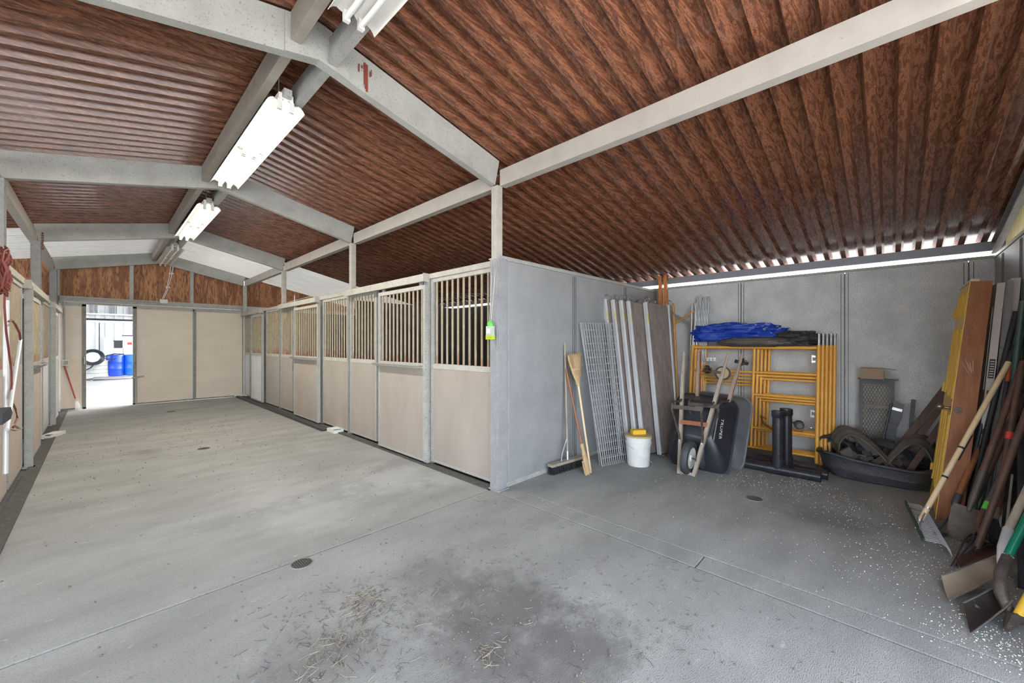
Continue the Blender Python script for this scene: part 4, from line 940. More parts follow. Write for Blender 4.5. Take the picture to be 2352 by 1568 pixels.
    if text:
        cu = bpy.data.curves.new('lettering', 'FONT'); cu.body = 'TRUPER'; cu.size = .062; cu.extrude = .0008; cu.space_character = 1.12; cu.align_x = 'CENTER'; cu.align_y = 'CENTER'
        tm = bpy.data.objects.new('lettering', cu); COL.objects.link(tm); cu.materials.append(WHITEP)
        # side face between rings 1 and 2 on the viewer's right
        pA, pB, pC = Lp(.222, .52, .05), Lp(.222, .82, .05), Lp(.315, .60, .27)
        xa = (pA-pB).normalized(); nn = (pB-pA).cross(pC-pA).normalized()
        if nn.dot(n) > 0: nn = -nn
        ya = nn.cross(xa).normalized(); Mx = rotm(xa, ya, nn).to_4x4(); 
        loc = Lp(.252, .62, .118) + nn*.012
        dg = bpy.context.evaluated_depsgraph_get(); dg.update(); me = bpy.data.meshes.new_from_object(tm.evaluated_get(dg)); bpy.data.objects.remove(tm)
        tm = bpy.data.objects.new('lettering', me); COL.objects.link(tm)
        tm.parent = tray; tm.matrix_local = Matrix.Translation(loc-WORG[tray.name]) @ Mx
    return t
wheelbarrow((0, 0, 0), 'upended wheelbarrow with black plastic tray and white lettering', PLAST, True, OLDW)
wheelbarrow((.33, -.07, 0.0), 'upended wheelbarrow with grey tray behind the black one', GTRAY, False, mat('pinkish_handle_wood', (.40, .29, .22), (.27, .19, .15), 5, .7, stretch=(4, 4, .6)))

# --- ABS pipes
def pipe_y(x, y0, y1, tee_y, ztop, lab, r=.057):
    t = thing('drain_pipe', lab, 'pipe', (x, (y0+y1)/2, 0), 'black drain pipes on the floor')
    MB().path([(x, y0, r), (x, y1, r)], r, 20).build('run', ABS, t, True)
    for y in (y0,): MB().lathe([(r*.8, 0), (r*1.02, 0), (r*1.02, .05), (r*.8, .05)], (x, y, r), (0, 1, 0), 20).build('end_collar', ABS, t, True)
    MB().path([(x, tee_y-.11, r), (x, tee_y+.11, r)], r*1.15, 20).build('tee', ABS, t, True)
    MB().path([(x, tee_y, r), (x, tee_y, ztop)], r, 20).build('riser', ABS, t, True)
    MB().path([(x, tee_y, r*1.2), (x, tee_y, r+.13)], r*1.15, 20).build('tee_branch', ABS, t, True)
    MB().lathe([(r*.85, .0), (r*1.13, 0), (r*1.13, -.07), (r, -.08)], (x, tee_y, ztop+.005), (0, 0, 1), 20).build('riser_collar', ABS, t, True)
pipe_y(5.38, .545, 1.62, yat(1787, 5.38), .72, 'front black drain pipe with an upright riser, before the scaffold')
pipe_y(5.53, .50, 1.60, yat(1806, 5.53), .735, 'rear black drain pipe with a second riser, nearer the scaffold')
tag(MB().path([(5.80, .62, .045), (5.84, 1.75, .045)], .045, 16).build('drain_pipe', RUBB, smooth=True), 'plain dusty black pipe at the foot of the scaffold', 'pipe')

# --- tub and its contents
TC = V((6.02, .12, 0))
def tubring(hx, hy, z, c=TC, n=40, e=3.0, off=0):
    pts = []
    for k in range(n):
        a_ = 2*PI*k/n; cx_, sy = math.cos(a_), math.sin(a_)
        rx = hx*math.copysign(abs(cx_)**(2/e), cx_); ry = hy*math.copysign(abs(sy)**(2/e), sy)
        w_ = .022*math.sin(a_*5+1)+.015*math.sin(a_*11)+.008*math.sin(a_*17+z*20)
        pts.append(V((c.x+rx*(1+w_)-.05*(ry/.45)**2*0, c.y+ry*(1+w_), z+ (.03*math.sin(a_*3+.5) if z > .1 else 0))))
    return pts
def loft(b, rings, cap0=True, cap1=False):
    m = len(rings[0]); vs = [p for r in rings for p in r]; fs = []
    if cap0: fs.append(tuple(range(m))[::-1])
    for i in range(len(rings)-1): fs += [(i*m+j, i*m+(j+1) % m, (i+1)*m+(j+1) % m, (i+1)*m+j) for j in range(m)]
    if cap1: fs.append(tuple((len(rings)-1)*m+j for j in range(m)))
    return b.add(vs, fs)
t = thing('plastic_tub', 'battered low black tub heaped with black moulded parts', 'tub', TC)
b = MB(); loft(b, [tubring(.30, .40, .0), tubring(.335, .44, .015), tubring(.37, .475, .10), tubring(.375, .48, .12), tubring(.37, .475, .14), tubring(.395, .50, .22), tubring(.43, .53, .235), tubring(.43, .53, .255), tubring(.385, .49, .25), tubring(.36, .465, .12), tubring(.32, .42, .03)], True, True)
b.build('tub_body', RUBB, t, True)
def shell(c, r, w_, a0, a1, axis, upv, lab, name='arch_liner', m=RUBB, ridge=.03):
    """curved wheel-arch liner: arc of radius r swept by width w_ along axis"""
    c = V(c); ax = V(axis).normalized(); u_ = V(upv); u_ = (u_-ax*u_.dot(ax)).normalized(); s_ = ax.cross(u_)
    t = thing(name, lab, 'liner', c)
    def f(a_, v_):
        an = math.radians(a0+(a1-a0)*a_); rr = r+ridge*math.sin(v_*PI)+.006*math.sin(an*14)
        return c + (s_*math.cos(an)+u_*math.sin(an))*rr + ax*(w_*(v_-.5))
    MB().sheet(f, 22, 6, .006).build('arch', m, t, True)
    b = MB(); b.path([f(k/16, 0) for k in range(17)], .011, 6); b.path([f(k/16, 1) for k in range(17)], .011, 6); b.build('rim', m, t, True)
    MB().sheet(lambda a_, v_: c+(s_*math.cos(math.radians(a0+(a1-a0)*a_))+u_*math.sin(math.radians(a0+(a1-a0)*a_)))*(r*(.72+.28*v_))-ax*(w_*.5), 16, 2, .005).build('side_flange', m, t, True)
    return t
RB2 = mat('brown_dusty_plastic', (.15, .135, .115), (.06, .055, .05), 8, .55, 0, .3, spots=(.28, .26, .23), spot_scale=30, spot_amt=.25)
def fender(lab, path, across, w_, m):
    P_ = [V(p) for p in path]; across = V(across).normalized(); t = thing('arch_liner', lab, 'liner', P_[len(P_)//2])
    def cr(k):  # Catmull-Rom along the path
        k = min(max(k, 0), len(P_)-1-1e-6); i = int(k); f = k-i; p0, p1, p2, p3 = P_[max(i-1, 0)], P_[i], P_[i+1], P_[min(i+2, len(P_)-1)]
        return .5*((2*p1)+(p2-p0)*f+(2*p0-5*p1+4*p2-p3)*f*f+(3*p1-p0-3*p2+p3)*f*f*f)
    n_ = len(P_)-1
    def g(u_, v_, out=0.0):
        p = cr(u_*n_); d = (cr(u_*n_+.05)-cr(u_*n_-.05)).normalized(); nn = d.cross(across).normalized()
        if nn.z < 0 and abs(nn.z) > .2: nn = -nn
        x_ = (v_-.5)*2; return p+across*(w_*x_/2)+nn*(.035*(1-x_**4)+.008*math.cos(v_*18)-out)
    MB().sheet(g, 26, 14, .006).build('arch', m, t, True)
    MB().sheet(lambda u_, v_: g(u_, 0)+(cr(n_/2)-V((0, 0, .30))-g(u_, 0))*(.30*v_), 20, 2, .005).build('side_flange', m, t, True)
    for e in (0, 1): MB().path([g(k/20, e) for k in range(21)], .010, 6).build('rim', m, t, True)
fender('dusty curved arch liner leaning in the left side of the tub', [(6.12, .50, .20), (6.10, .46, .38), (6.08, .37, .47), (5.99, .21, .40), (5.90, .04, .22)], (-.85, -.25, -.15), .30, RB2)
fender('dusty curved arch liner leaning in the right side of the tub', [(5.92, .01, .22), (6.0, -.08, .35), (6.12, -.19, .45), (6.16, -.29, .40), (6.10, -.36, .20)], (-.85, .15, -.15), .32, RB2)
fender('thin black arch liner lying across the middle of the tub', [(6.25, .30, .22), (6.2, .22, .33), (6.12, .05, .36), (6.14, -.1, .3), (6.2, -.16, .2)], (-.95, .1, -.1), .16, RUBB)
shell((6.16, .50, .16), .20, .12, 40, 170, (-.9, .2, .1), (0, 0, 1), 'smaller black arch liner behind the tub rim by the scaffold', m=RUBB)
b = MB()
for k in range(6): b.lo((6.18-.004*k, -.10, .10+.045*k), (6.21-.004*k, .30, .14+.045*k))
b.lo((6.20, -.10, .10), (6.24, .30, .37)); tag(b.build('ribbed_crate_side', BLKP), 'black ribbed plastic panel standing in the middle of the tub', 'panel')
b = MB()
random.seed(5)
for k in range(34):
    p = TC+V((random.uniform(-.26, .2), random.uniform(-.34, .34), random.uniform(.10, .24))); b.box(p, (random.uniform(.06, .18), random.uniform(.06, .2), random.uniform(.015, .05)), Matrix.Rotation(random.uniform(0, 3), 3, (random.random(), random.random(), .5)))
o = b.build('scrap_pieces', RB2); o['kind'] = 'stuff'; tag(o, 'loose dusty black scrap filling the tub', 'scrap')
# mesh screen on the wall
sx0 = XO-.20; y0_, y1_ = yat(1977, sx0), yat(2050, sx0); zt = onx(2010, 872, sx0).z; zb_ = .10
t = thing('mesh_screen', 'dark framed expanded-metal screen standing behind the tub', 'screen', (sx0, (y0_+y1_)/2, zb_))
BLKF = mat('black_frame_steel', (.035, .038, .042), (.07, .075, .08), 14, .5, .2)
lean = lambda z: sx0+.12*(z/1.1)-.0
for y in (y0_, y1_): MB().bar((lean(0)-.08, y, zb_), (lean(zt)-.05, y, zt), .035, .03).build('side_bar', BLKF, t)
for z in (zt-.03, zb_+.05): MB().bar((lean(z)-.05, y0_, z), (lean(z)-.05, y1_, z), .03, .055).build('cross_bar', BLKF, t)
MB().bar((lean(zt)-.05, y0_+.03, zt+.005), (lean(zt)-.05, y1_-.05, zt+.005), .05, .015).build('top_lip', BLKF, t)
b = MB(); W_ = y0_-y1_; nz = 26; ny = 9
for i in range(nz):
    for j in range(ny):
        z = zb_+.08+(zt-zb_-.14)*i/nz; dz = (zt-zb_-.14)/nz; y = y1_+.01+(W_-.02)*j/ny; dy = (W_-.02)/ny
        off_ = dy/2 if i % 2 else 0; zz = z
        b.bar((lean(z)-.06, y+off_ if y+off_ < y0_ else y0_, zz), (lean(z)-.055, min(y+off_+dy/2, y0_), zz+dz), .004, .006); b.bar((lean(z)-.055, min(y+off_+dy/2, y0_), zz+dz), (lean(z)-.06, min(y+off_+dy, y0_), zz), .004, .006)
MSH = mat('expanded_metal', (.20, .18, .15), (.10, .095, .085), 20, .55, .3); o = b.build('expanded_mesh', MSH, t)
for z in (zt-.32, zb_+.2): MB().bar((lean(z)-.065, y0_, z), (lean(z)-.065, y1_, z), .006, .035).build('mesh_band', mat('tan_band_%d' % int(z*10), (.26, .22, .17), (.12, .1, .08), 30, .6), t)
# cardboard box on the screen
q = V((sx0-.02, (y0_+y1_)/2+.035, zt+.013)); t = thing('cardboard_box', 'small open cardboard box on top of the dark mesh screen', 'box', q)
b = MB(); hw, hd_, h_ = .105, .06, .125
for a_, c_ in (((-hd_, -hw, 0), (-hd_+.006, hw, h_)), ((hd_-.006, -hw, 0), (hd_, hw, h_)), ((-hd_, -hw, 0), (hd_, -hw+.006, h_)), ((-hd_, hw-.006, 0), (hd_, hw, h_)), ((-hd_, -hw, 0), (hd_, hw, .006))): b.lo(q+V(a_), q+V(c_))
b.build('body', CARD, t)
MB().bar(q+V((0, -hw, h_+.002)), q+V((.0, -hw-.10, h_-.012)), .11, .004, (0, 0, 1)).build('flap', CARD, t)
MB().bar(q+V((-hd_*.3, -hw, h_+.004)), q+V((-hd_*.3, hw, h_+.012)), .08, .004, (0, 0, 1)).build('flap', CARD, t)
# black bracket part leaning right of the screen
pts = [onx(px, py_, XO-.30) for px, py_ in ((2052, 920), (2078, 929), (2072, 960), (2060, 985), (2056, 1015), (2052, 1045), (2024, 1040), (2030, 1010), (2040, 975))]
t = thing('bent_bracket', 'black moulded bracket with a silver label leaning beside the mesh screen', 'bracket', V((pts[5].x, pts[5].y, pts[5].z)))
b = MB(); b.prism(pts, (.025, 0, 0)); b.build('plate', PLAST, t)
MB().bar(onx(2049, 937, XO-.315), onx(2072, 943, XO-.315), .008, .03).build('silver_label', STEEL, t)
MB().bar(onx(2041, 972, XO-.32), onx(2061, 979, XO-.32), .03, .03).build('cross_rib', PLAST, t); MB().bar(onx(2034, 1000, XO-.32), onx(2057, 1007, XO-.32), .03, .02).build('cross_rib', PLAST, t)
b = MB(); b.path([onx(2048, 925, XO-.33), onx(2040, 960, XO-.34), onx(2030, 1000, XO-.36), onx(2026, 1040, XO-.42), onx(2024, 1085, XO-.5)], .012, 6); tag(b.build('black_strap', RUBB, smooth=True), 'thin black bar running down between the screen and the bracket', 'bar')
p1 = onx(2098, 917, XO-.06); p0 = V((XO-.16, p1.y+.05, 0)); b = MB(); b.bar(p0, p1, .035, .03, (1, 0, 0)); tag(b.build('channel_bar', BLKF), 'short dark steel channel standing against the outer wall', 'bar')
# brown timbers / angle irons leaning in the corner
for k, (a_, c_, lab) in enumerate((((6.25, .10, 0), (6.50, -.66, 1.45), 'rusty brown timber leaning behind the yellow door, outermost'), ((6.12, .02, 0), (6.42, -.68, 1.40), 'rusty brown timber leaning behind the yellow door, middle one'), ((6.0, -.08, 0), (6.34, -.70, 1.3), 'rusty brown timber leaning behind the yellow door, nearest it'))):
    tag(MB().bar(a_, c_, .055, .035, (1, 0, 0)).build('timber_strip', DARKW), lab, 'timber', 'brown timbers in the corner')

# ================================================================= DOORS AND BOARDS BY THE SIDE WALL
BLK_LABEL = mat('black_sticker', (.03, .03, .035))
NB, NT = V((4.95, -.28, 0)), V((5.22, -.50, 2.03)); FB, FT = V((5.78, -.28, 0)), V((5.98, -.50, 2.03))
t = thing('yellow_door', 'mustard yellow panelled door with a knob, leaning in its raw brown jamb', 'door', (NB+FB)/2)
upd = (NT-NB).normalized(); wd = (FB-NB).normalized(); nd = wd.cross(upd).normalized()
if nd.y < 0: nd = -nd     # towards the viewer (+Y)
def dq(l, h, o): return NB.lerp(FB, l)*(1-h) + NT.lerp(FT, l)*h + nd*o
MB().prism([dq(0, 0, 0), dq(1, 0, 0), dq(1, 1, 0), dq(0, 1, 0)], -nd*.04).build('door_slab', YDOOR, t)
for l0, l1 in ((.10, .46), (.54, .90)):
    for h0, h1 in ((.08, .43), (.50, .80), (.86, .96)):
        for g in (0, .05, .10):
            MB().prism([dq(l0+g, h0+g*.3, 0), dq(l0+g+.022, h0+g*.3, 0), dq(l0+g+.022, h1-g*.3, 0), dq(l0+g, h1-g*.3, 0)], nd*.012).build('moulding', YDOOR, t)
            MB().prism([dq(l1-g-.022, h0+g*.3, 0), dq(l1-g, h0+g*.3, 0), dq(l1-g, h1-g*.3, 0), dq(l1-g-.022, h1-g*.3, 0)], nd*.012).build('moulding', YDOOR, t)
jw = .125
MB().prism([dq(-.026, 0, .006), dq(-.026, 0, .0)-nd*jw*1.15, dq(-.026, 1.005, 0)-nd*jw*.95, dq(-.026, 1.005, .006)], wd*.02).build('jamb_board', JAMB, t)
MB().prism([dq(-.03, 1.002, .006), dq(1.0, 1.002, .006), dq(1.0, 1.012, .006), dq(-.03, 1.012, .006)], -nd*.05).build('head_edge', mat('pale_cream_edge', (.62, .52, .32)), t)
MB().prism([dq(-.028, 0, .006), dq(-.010, 0, .006), dq(-.010, 1, .006), dq(-.028, 1, .006)], nd*.004).build('cream_edge', YDOOR, t)
kb = dq(.085, .46, 0)
MB().lathe([(0, 0), (.032, 0), (.032, .006), (.012, .01), (.011, .045), (.026, .055), (.031, .07), (.028, .085), (.012, .09), (0, .09)], kb, nd, 20).build('knob', mat('tarnished_bronze', (.12, .09, .06), (.3, .25, .18), 20, .3, .7), t, True)
MB().lathe([(.0, 0), (.028, 0), (.028, .003), (0, .003)], dq(-.0275, .46, -.03), -wd, 16).build('latch_plate', DSTEEL, t, True)
for h in (.86, .5, .1): MB().bar(dq(1.0, h, .008), dq(1.0, h+.045, .008), .02, .03, nd).build('hinge', YDOOR, t)
b = MB()  # pencilled scrawl and scratches on the jamb
random.seed(11)
def jq(s_, h): return dq(-.027, h, 0) - nd*(jw*s_) - wd*.0008
for k in range(26):
    s_ = .35+.1*(k % 3)+random.uniform(-.02, .02); h = .70+.006*k; a_ = jq(s_, h); c_ = jq(s_+random.uniform(-.08, .08), h+random.uniform(-.006, .008)); b.bar(a_, c_, .0022, .0012)
b.build('scrawl', BLKP, t)
b = MB()
for k in range(5): b.bar(jq(.1+.12*k, .655+.02*random.random()), jq(.45+.05*k, .615+.015*random.random()), .002, .001)
b.build('scratch', WPNT, t)
def slab_door(k, x0, x1, yb_, yt_, ht, m, lab, th=.045):
    A0, A1 = V((x0, yb_, 0)), V((x0+.24, yt_, ht)); B0, B1 = V((x1, yb_, 0)), V((x1+.24, yt_, ht))
    t = thing('old_door', lab, 'door', (A0+B0)/2, 'old doors leaning on the side wall'); n_ = V((0, 1, 0))
    MB().prism([A0, B0, B1, A1], V((0, -th, 0))).build('slab', m, t)
    for l in (.2, .8): 
        for h0, h1 in ((.1, .45), (.55, .9)):
            q = lambda l_, h_: A0.lerp(B0, l_)*(1-h_)+A1.lerp(B1, l_)*h_+n_*.001
            MB().prism([q(l-.12, h0), q(l+.12, h0), q(l+.12, h1), q(l-.12, h1)], n_*.004).build('raised_panel', m, t)
    return t, A0, A1
t, a_, c_ = slab_door(0, 5.02, 5.72, -.475, -.648, 2.01, WPNT, 'white painted old door edge with a black sticker, beside the brown jamb')
e = lambda h, s_, o=.0012, a_=a_, c_=c_: a_.lerp(c_, h)+V((-o, -.045*s_, 0))
MB().prism([e(.60, .15), e(.60, .85), e(.68, .85), e(.68, .15)], (-.001, 0, 0)).build('black_sticker', BLK_LABEL, t)
for k in range(7): MB().prism([e(.607+.0102*k, .25, .0026), e(.607+.0102*k, .75, .0026), e(.6105+.0102*k, .75, .0026), e(.6105+.0102*k, .25, .0026)], (-.0004, 0, 0)).build('sticker_line', WHITEP, t)
for h in (.53, .37): MB().prism([e(h, .2), e(h, .8), e(h+.02, .8), e(h+.02, .2)], (-.003, 0, 0)).build('latch_recess', DARKW, t)
slab_door(1, 5.06, 5.72, -.545, -.70, 2.03, GPNT, 'grey painted old door edge between the two white ones', .042)
t, a_, c_ = slab_door(2, 5.10, 5.72, -.60, -.735, 2.05, WPNT, 'white painted old door edge nearest the side wall, with rusted bracket', .05)
p = a_.lerp(c_, .83)+V((-.015, -.02, 0)); b = MB(); b.path([p, p+V((-.03, -.01, -.05)), p+V((-.07, -.02, -.06)), p+V((-.10, -.03, -.045))], .012, 6); b.ball(p+V((-.01, 0, -.05)), .025); b.build('rusted_bracket', ORGW, t, True)

# ================================================================= LONG-HANDLED TOOLS ON THE SIDE WALL
TG = 'long-handled tools leaning on the side wall'
YWL = YO+.045
def Wp(px, py_, y=YWL): return ony(px, py_, y)
def handle_pts(b0, t0, r): return [b0, t0], r
def tool(name, label, cat, base, top, hm, r=.017, r2=None):
    t = thing(name, label, cat, base, TG); MB().path([base, V(base).lerp(V(top), .5), top], [r, r*1.02, r2 or r], 12).build('handle', hm, t, True)
    return t, (V(top)-V(base)).normalized()
# 1 landscape rake
hb = onz(2108, 1206, .05); ht = Wp(2340, 790); t, d = tool('landscape_rake', 'wide landscape rake with pale handle and black grip, frontmost on the left', 'rake', hb, ht, PALEW, .018)
L_ = (ht-hb).length
MB().path([ht-d*.17, ht-d*.12, ht+d*.06], [.021, .026, .03], 12).build('grip', BLKP, t, True)
MB().path([hb-d*.03, hb+d*.05], [.010, .02], 12).build('ferrule', STEEL, t, True)
for q in (.42, .26, .09): MB().path([hb+d*(L_*q), hb+d*(L_*q+.016)], .0195, 12).build('clip_band', BLKP if q != .09 else STEEL, t, True)
q = hb+d*(L_*.52); MB().prism([hb+d*(L_*.36)-FW*.0185+RT*.004, hb+d*(L_*.36)-FW*.0185+RT*.018, hb+d*(L_*.50)-FW*.0185+RT*.018, hb+d*(L_*.50)-FW*.0185+RT*.004], -FW*.001).build('printed_label', BLK_LABEL, t)
ra, rb = F(2080, 1175), F(2122, 1268); ra.z = rb.z = .085
b = MB(); b.bar(ra, rb, .012, .035); b.build('rake_bar', DGRN, t)
rdir = (rb-ra).normalized(); tn = 28; tdir = V((rdir.y, -rdir.x, 0)); tdir = tdir if tdir.y < 0 else -tdir
tooth = None
for k in range(tn):
    p = ra.lerp(rb, (k+.5)/tn)
    MB().path([p, p+tdir*.09+UP*.0, p+tdir*.13-UP*.03, p+tdir*.14-UP*.075], [.003, .0026, .0024, .002], 4).build('tine', ALU, t)
for e_ in (.12, .88): MB().path([hb+d*.12, hb.lerp(ra.lerp(rb, e_), .55)+UP*.05, ra.lerp(rb, e_)], .005, 6).build('brace_rod', STEEL, t, True)
# 2 hoe, orange wood
hb = F(2150, 1232); s0 = dep(2197, 1150, 3.22); ht = Wp(2318, 860); t, d = tool('hoe', 'hoe with orange worn wooden handle and black tang, behind the pale rake', 'hoe', s0, ht, ORGW, .021, .018)
MB().path([s0+d*.06, s0-d*.03, s0-d*.06, s0.lerp(hb, .5)+V((.02, -.02, .02)), hb+UP*.03], [.026, .026, .012, .010, .009], 10).build('tang', BLKF, t, True)
MB().path([hb+UP*.03, hb+V((.06, -.06, .012))], [.022, .012], 6).build('blade', DSTEEL, t)
# 3 spade
def spade(name, lab, nb, tt, hm, bw, bl, ndir, m=DSTEEL, bow=.02, sock=.25, r=.02, square=False):
    """nb = blade tip point on the floor; tt = handle top; ndir = blade facing"""
    nb, tt = V(nb), V(tt); d = (tt-nb).normalized(); n_ = V(ndir); n_ = (n_-d*n_.dot(d)).normalized(); s_ = d.cross(n_).normalized()
    neck = nb+d*(bl+.02); t = thing(name, lab, 'shovel', nb, TG)
    MB().path([neck+d*sock*.7, neck.lerp(tt, .5), tt], [r, r*.95, r*.85], 12).build('handle', hm, t, True)
    MB().path([neck-d*.05, neck+d*.04, neck+d*sock], [.012, r*1.05, r*1.15], 12).build('socket', m, t, True)
    def f(u_, v_):
        w_ = bw/2*(1.0 if square else (1-.35*(1-v_)**3)); w_ *= (1-.12*max(0, v_-.85)/.15)
        x_ = (u_-.5)*2; return nb+d*(bl*v_+ (0 if square else .04*x_*x_*(1-v_))) + s_*(w_*x_) + n_*(bow*x_*x_ - bow*.4*math.sin(v_*PI))
    MB().sheet(f, 12, 10, .003).build('blade', m, t, True)
    return t, d, s_, n_, neck
spade('spade', 'rusty dark spade with a brown round handle, blade on the floor behind the rake', F(2200, 1242), Wp(2350, 830), DARKW, .19, .27, (-.75, .6, .1), r=.022, sock=.28)
# 4 pitchfork
base = dep(2237, 1222, 2.98); tp_ = Wp(2352, 905); s0 = dep(2247, 1130, 3.06); t, d = tool('pitchfork', 'manure fork with thick brown handle and black curved tines', 'fork', s0, tp_, DARKW, .021)
MB().path([s0+d*.05, s0, dep(2236, 1150, 3.03), dep(2233, 1195, 3.0), base], [.023, .024, .024, .021, .014], 10).build('socket', BLKF, t, True)
for k in range(4):
    tip = F(2184+k*11, 1302-k*2); md = base.lerp(tip, .45)+UP*.05*(1) + V((0, -.03*k, 0)); MB().path([base, base.lerp(md, .4)+V((.0, -.012*k, .0)), md, base.lerp(tip, .8)+UP*.012, tip+UP*.006], [.008, .0065, .006, .005, .003], 6).build('tine', BLKF, t, True)
# 5 purple handle hook tool
s0 = dep(2264, 1168, 2.92); tp_ = Wp(2352, 985, YWL+.02); t, d = tool('cultivator', 'purple-grey handled hook with a bright green band', 'hoe', s0, tp_, PURP, .02)
MB().path([s0-d*.01, s0+d*.055], .0225, 14).build('green_band', GBAND, t, True)
MB().path([s0, dep(2250, 1190, 2.9), dep(2247, 1212, 2.88), dep(2256, 1238, 2.82), dep(2272, 1246, 2.8), dep(2280, 1252, 2.78)], [.02, .018, .013, .009, .006, .003], 10).build('hook', DARKW, t, True)
MB().path([s0+d*.12-FW*.012, s0+d*.55-FW*.012], .0035, 4).build('silver_stripe', STEEL, t)
# 6 wire broom / stiff broom
s0 = dep(2285, 1190, 2.86); tp_ = Wp(2318, 985, YWL+.03); t, d = tool('stiff_broom', 'stiff black bristle broom with a shiny steel ferrule', 'broom', s0, tp_, ORGW, .014)
MB().path([s0-d*.01, s0+d*.10], [.022, .018], 14).build('ferrule', STEEL, t, True)
b = MB(); random.seed(9)
for k in range(130):
    a_ = random.uniform(0, 2*PI); rr = random.uniform(0, 1); e_ = V((s0.x+math.cos(a_)*.10*rr-.03, s0.y+math.sin(a_)*.06*rr, .004)); b.tube(s0+V((math.cos(a_)*.014*rr, math.sin(a_)*.014*rr, 0)), s0.lerp(e_, random.uniform(.8, 1)), .0022, 3)
o = b.build('bristles', BLKBR, t); o['kind'] = 'stuff'
# 7 scoop shovels
def scoop(name, lab, tip_a, tip_b, back_a, back_b, neckpts, hp0, hp1, hm, bm, sm, hr=.019, depth=.07):
    ta, tb, ba, bb = map(V, (tip_a, tip_b, back_a, back_b)); t = thing(name, lab, 'shovel', (ta+tb)/2, TG)
    def f(u_, v_):
        p = ta.lerp(tb, u_)*(1-v_)+ba.lerp(bb, u_)*v_; x_ = (u_-.5)*2
        return p + UP*(depth*abs(x_)**3*min(1, .35+v_) + .05*v_**4*(1-.2*abs(x_)))
    MB().sheet(f, 16, 12, .003).build('pan', bm, t, True)
    b = MB(); b.path([f(0, k/12)+UP*.003 for k in range(13)], .004, 6); b.path([f(1, k/12)+UP*.003 for k in range(13)], .004, 6); b.build('rolled_edge', STEEL, t, True)
    pts = [f(.5, .93)]+[V(p) for p in neckpts]; rs = [.028]+[.024-.002*k for k in range(len(neckpts))]
    rs = [.02, .025, .026, .025, .024, .023][:len(pts)]
    MB().path(pts, rs, 12).build('socket', sm, t, True)
    MB().path([hp0, hp1], hr, 14).build('handle', hm, t, True)
    return t
TANS = mat('tan_scoop_metal', (.44, .36, .27), (.32, .25, .18), 5, .45, .1, .1, spots=(.1, .07, .05), spot_scale=30, spot_amt=.15)
DKS = mat('dark_scoop_metal', (.07, .055, .05), (.035, .03, .028), 8, .4, .3, .3, spots=(.35, .27, .2), spot_scale=8, spot_amt=.12)
fl = lambda px, py_, z=0.0: onz(px, py_, z)
n0, n1, n2 = dep(2303, 1285, 2.46), dep(2304, 1258, 2.50), dep(2316, 1215, 2.58)
h1 = Wp(2420, 1000)
scoop('scoop_shovel', 'large tan aluminium scoop shovel with worn wooden handle', fl(2163, 1330, .03), fl(2180, 1386, .005), fl(2306, 1302, .05), fl(2318, 1345, .02), [n0, n1, n2], n2, n2+(h1-n2), OLDW, TANS, ALU, .021, .06)
m0, m1, m2, m3 = dep(2316, 1400, 2.13), dep(2298, 1362, 2.17), dep(2297, 1318, 2.23), dep(2314, 1278, 2.30)
h2 = Wp(2440, 1030, YWL)
t = scoop('scoop_shovel', 'dark rusted scoop shovel with green fibreglass handle, nearest the camera', fl(2214, 1392, .035), fl(2230, 1464, .004), fl(2300, 1372, .05), fl(2325, 1418, .02), [m0, m1, m2, m3], m3, m3+(h2-m3), GRNH, DKS, DSTEEL, .02, .05)
dd = (h2-m3).normalized(); MB().path([m3-dd*.006, m3+dd*.008], .0235, 14).build('white_collar', WHITEP, t, True)
# third scoop hidden under: only its pan edge shows
t = thing('shovel', 'dark shovel lying behind the tan scoop, only its pan showing', 'shovel', fl(2240, 1270), TG)
MB().sheet(lambda u_, v_: fl(2195, 1300).lerp(fl(2215, 1325), u_)*(1-v_)+fl(2290, 1245).lerp(fl(2310, 1280), u_)*v_+UP*(.03+.04*abs(u_-.5)), 8, 8, .003).build('pan', DARKW, t, True)
MB().path([fl(2300, 1262, .06), Wp(2352, 1120)], .018, 10).build('handle', DARKW, t, True)
# 8 mattock with yellow handle at the edge
hb = fl(2337, 1420, .06); ht_ = Wp(2470, 1180); t = thing('mattock', 'tool with bright yellow handle at the bottom right corner', 'mattock', hb, TG)
MB().path([hb, ht_], .022, 12).build('handle', YDOOR, t, True)
MB().path([hb+V((-.10, .05, -.03)), hb+V((-.03, .02, .0)), hb+V((.03, -.02, .0)), hb+V((.14, -.07, -.035))], [.012, .028, .028, .01], 8).build('head', DSTEEL, t, True)
# 9 more poles: dark green, black pipe, black bar, orange wood, red-handled, dark sticks
def pole(name, lab, p0, p1, m, r, bands=None, cat='pole'):
    p0, p1 = V(p0), V(p1); t = thing(name, lab, cat, p0, TG); d = (p1-p0).normalized(); L_ = (p1-p0).length
    MB().path([p0, p1], r, 12).build('handle', m, t, True)
    for a_, c_, mm in (bands or ()): MB().path([p0+d*(L_*a_), p0+d*(L_*c_)], r*1.18, 12).build('sleeve', mm, t, True)
    return t
pole('pole', 'dark green pole with orange wooden lower half, at the right edge', fl(2262, 1215).lerp(V((4.4, -.5, 0)), .3)+V((.35, -.1, 0)), Wp(2350, 690, YWL), ORGW, .018, [(.62, 1.0, DGRN)])
pole('pole', 'tall black pole leaning in front of the white door edges', V((5.0, -.44, 0)), Wp(2335, 715, YWL+.0), BLKP, .019)
pole('pole', 'black bent-topped bar just left of the tall black pole', V((4.96, -.40, 0)), Wp(2290, 830, YWL+.10), BLKF, .014)
pole('pole', 'dark green stick crossing behind the spade handle', V((4.85, -.47, 0)), Wp(2330, 880, YWL+.02), DGRN, .013)
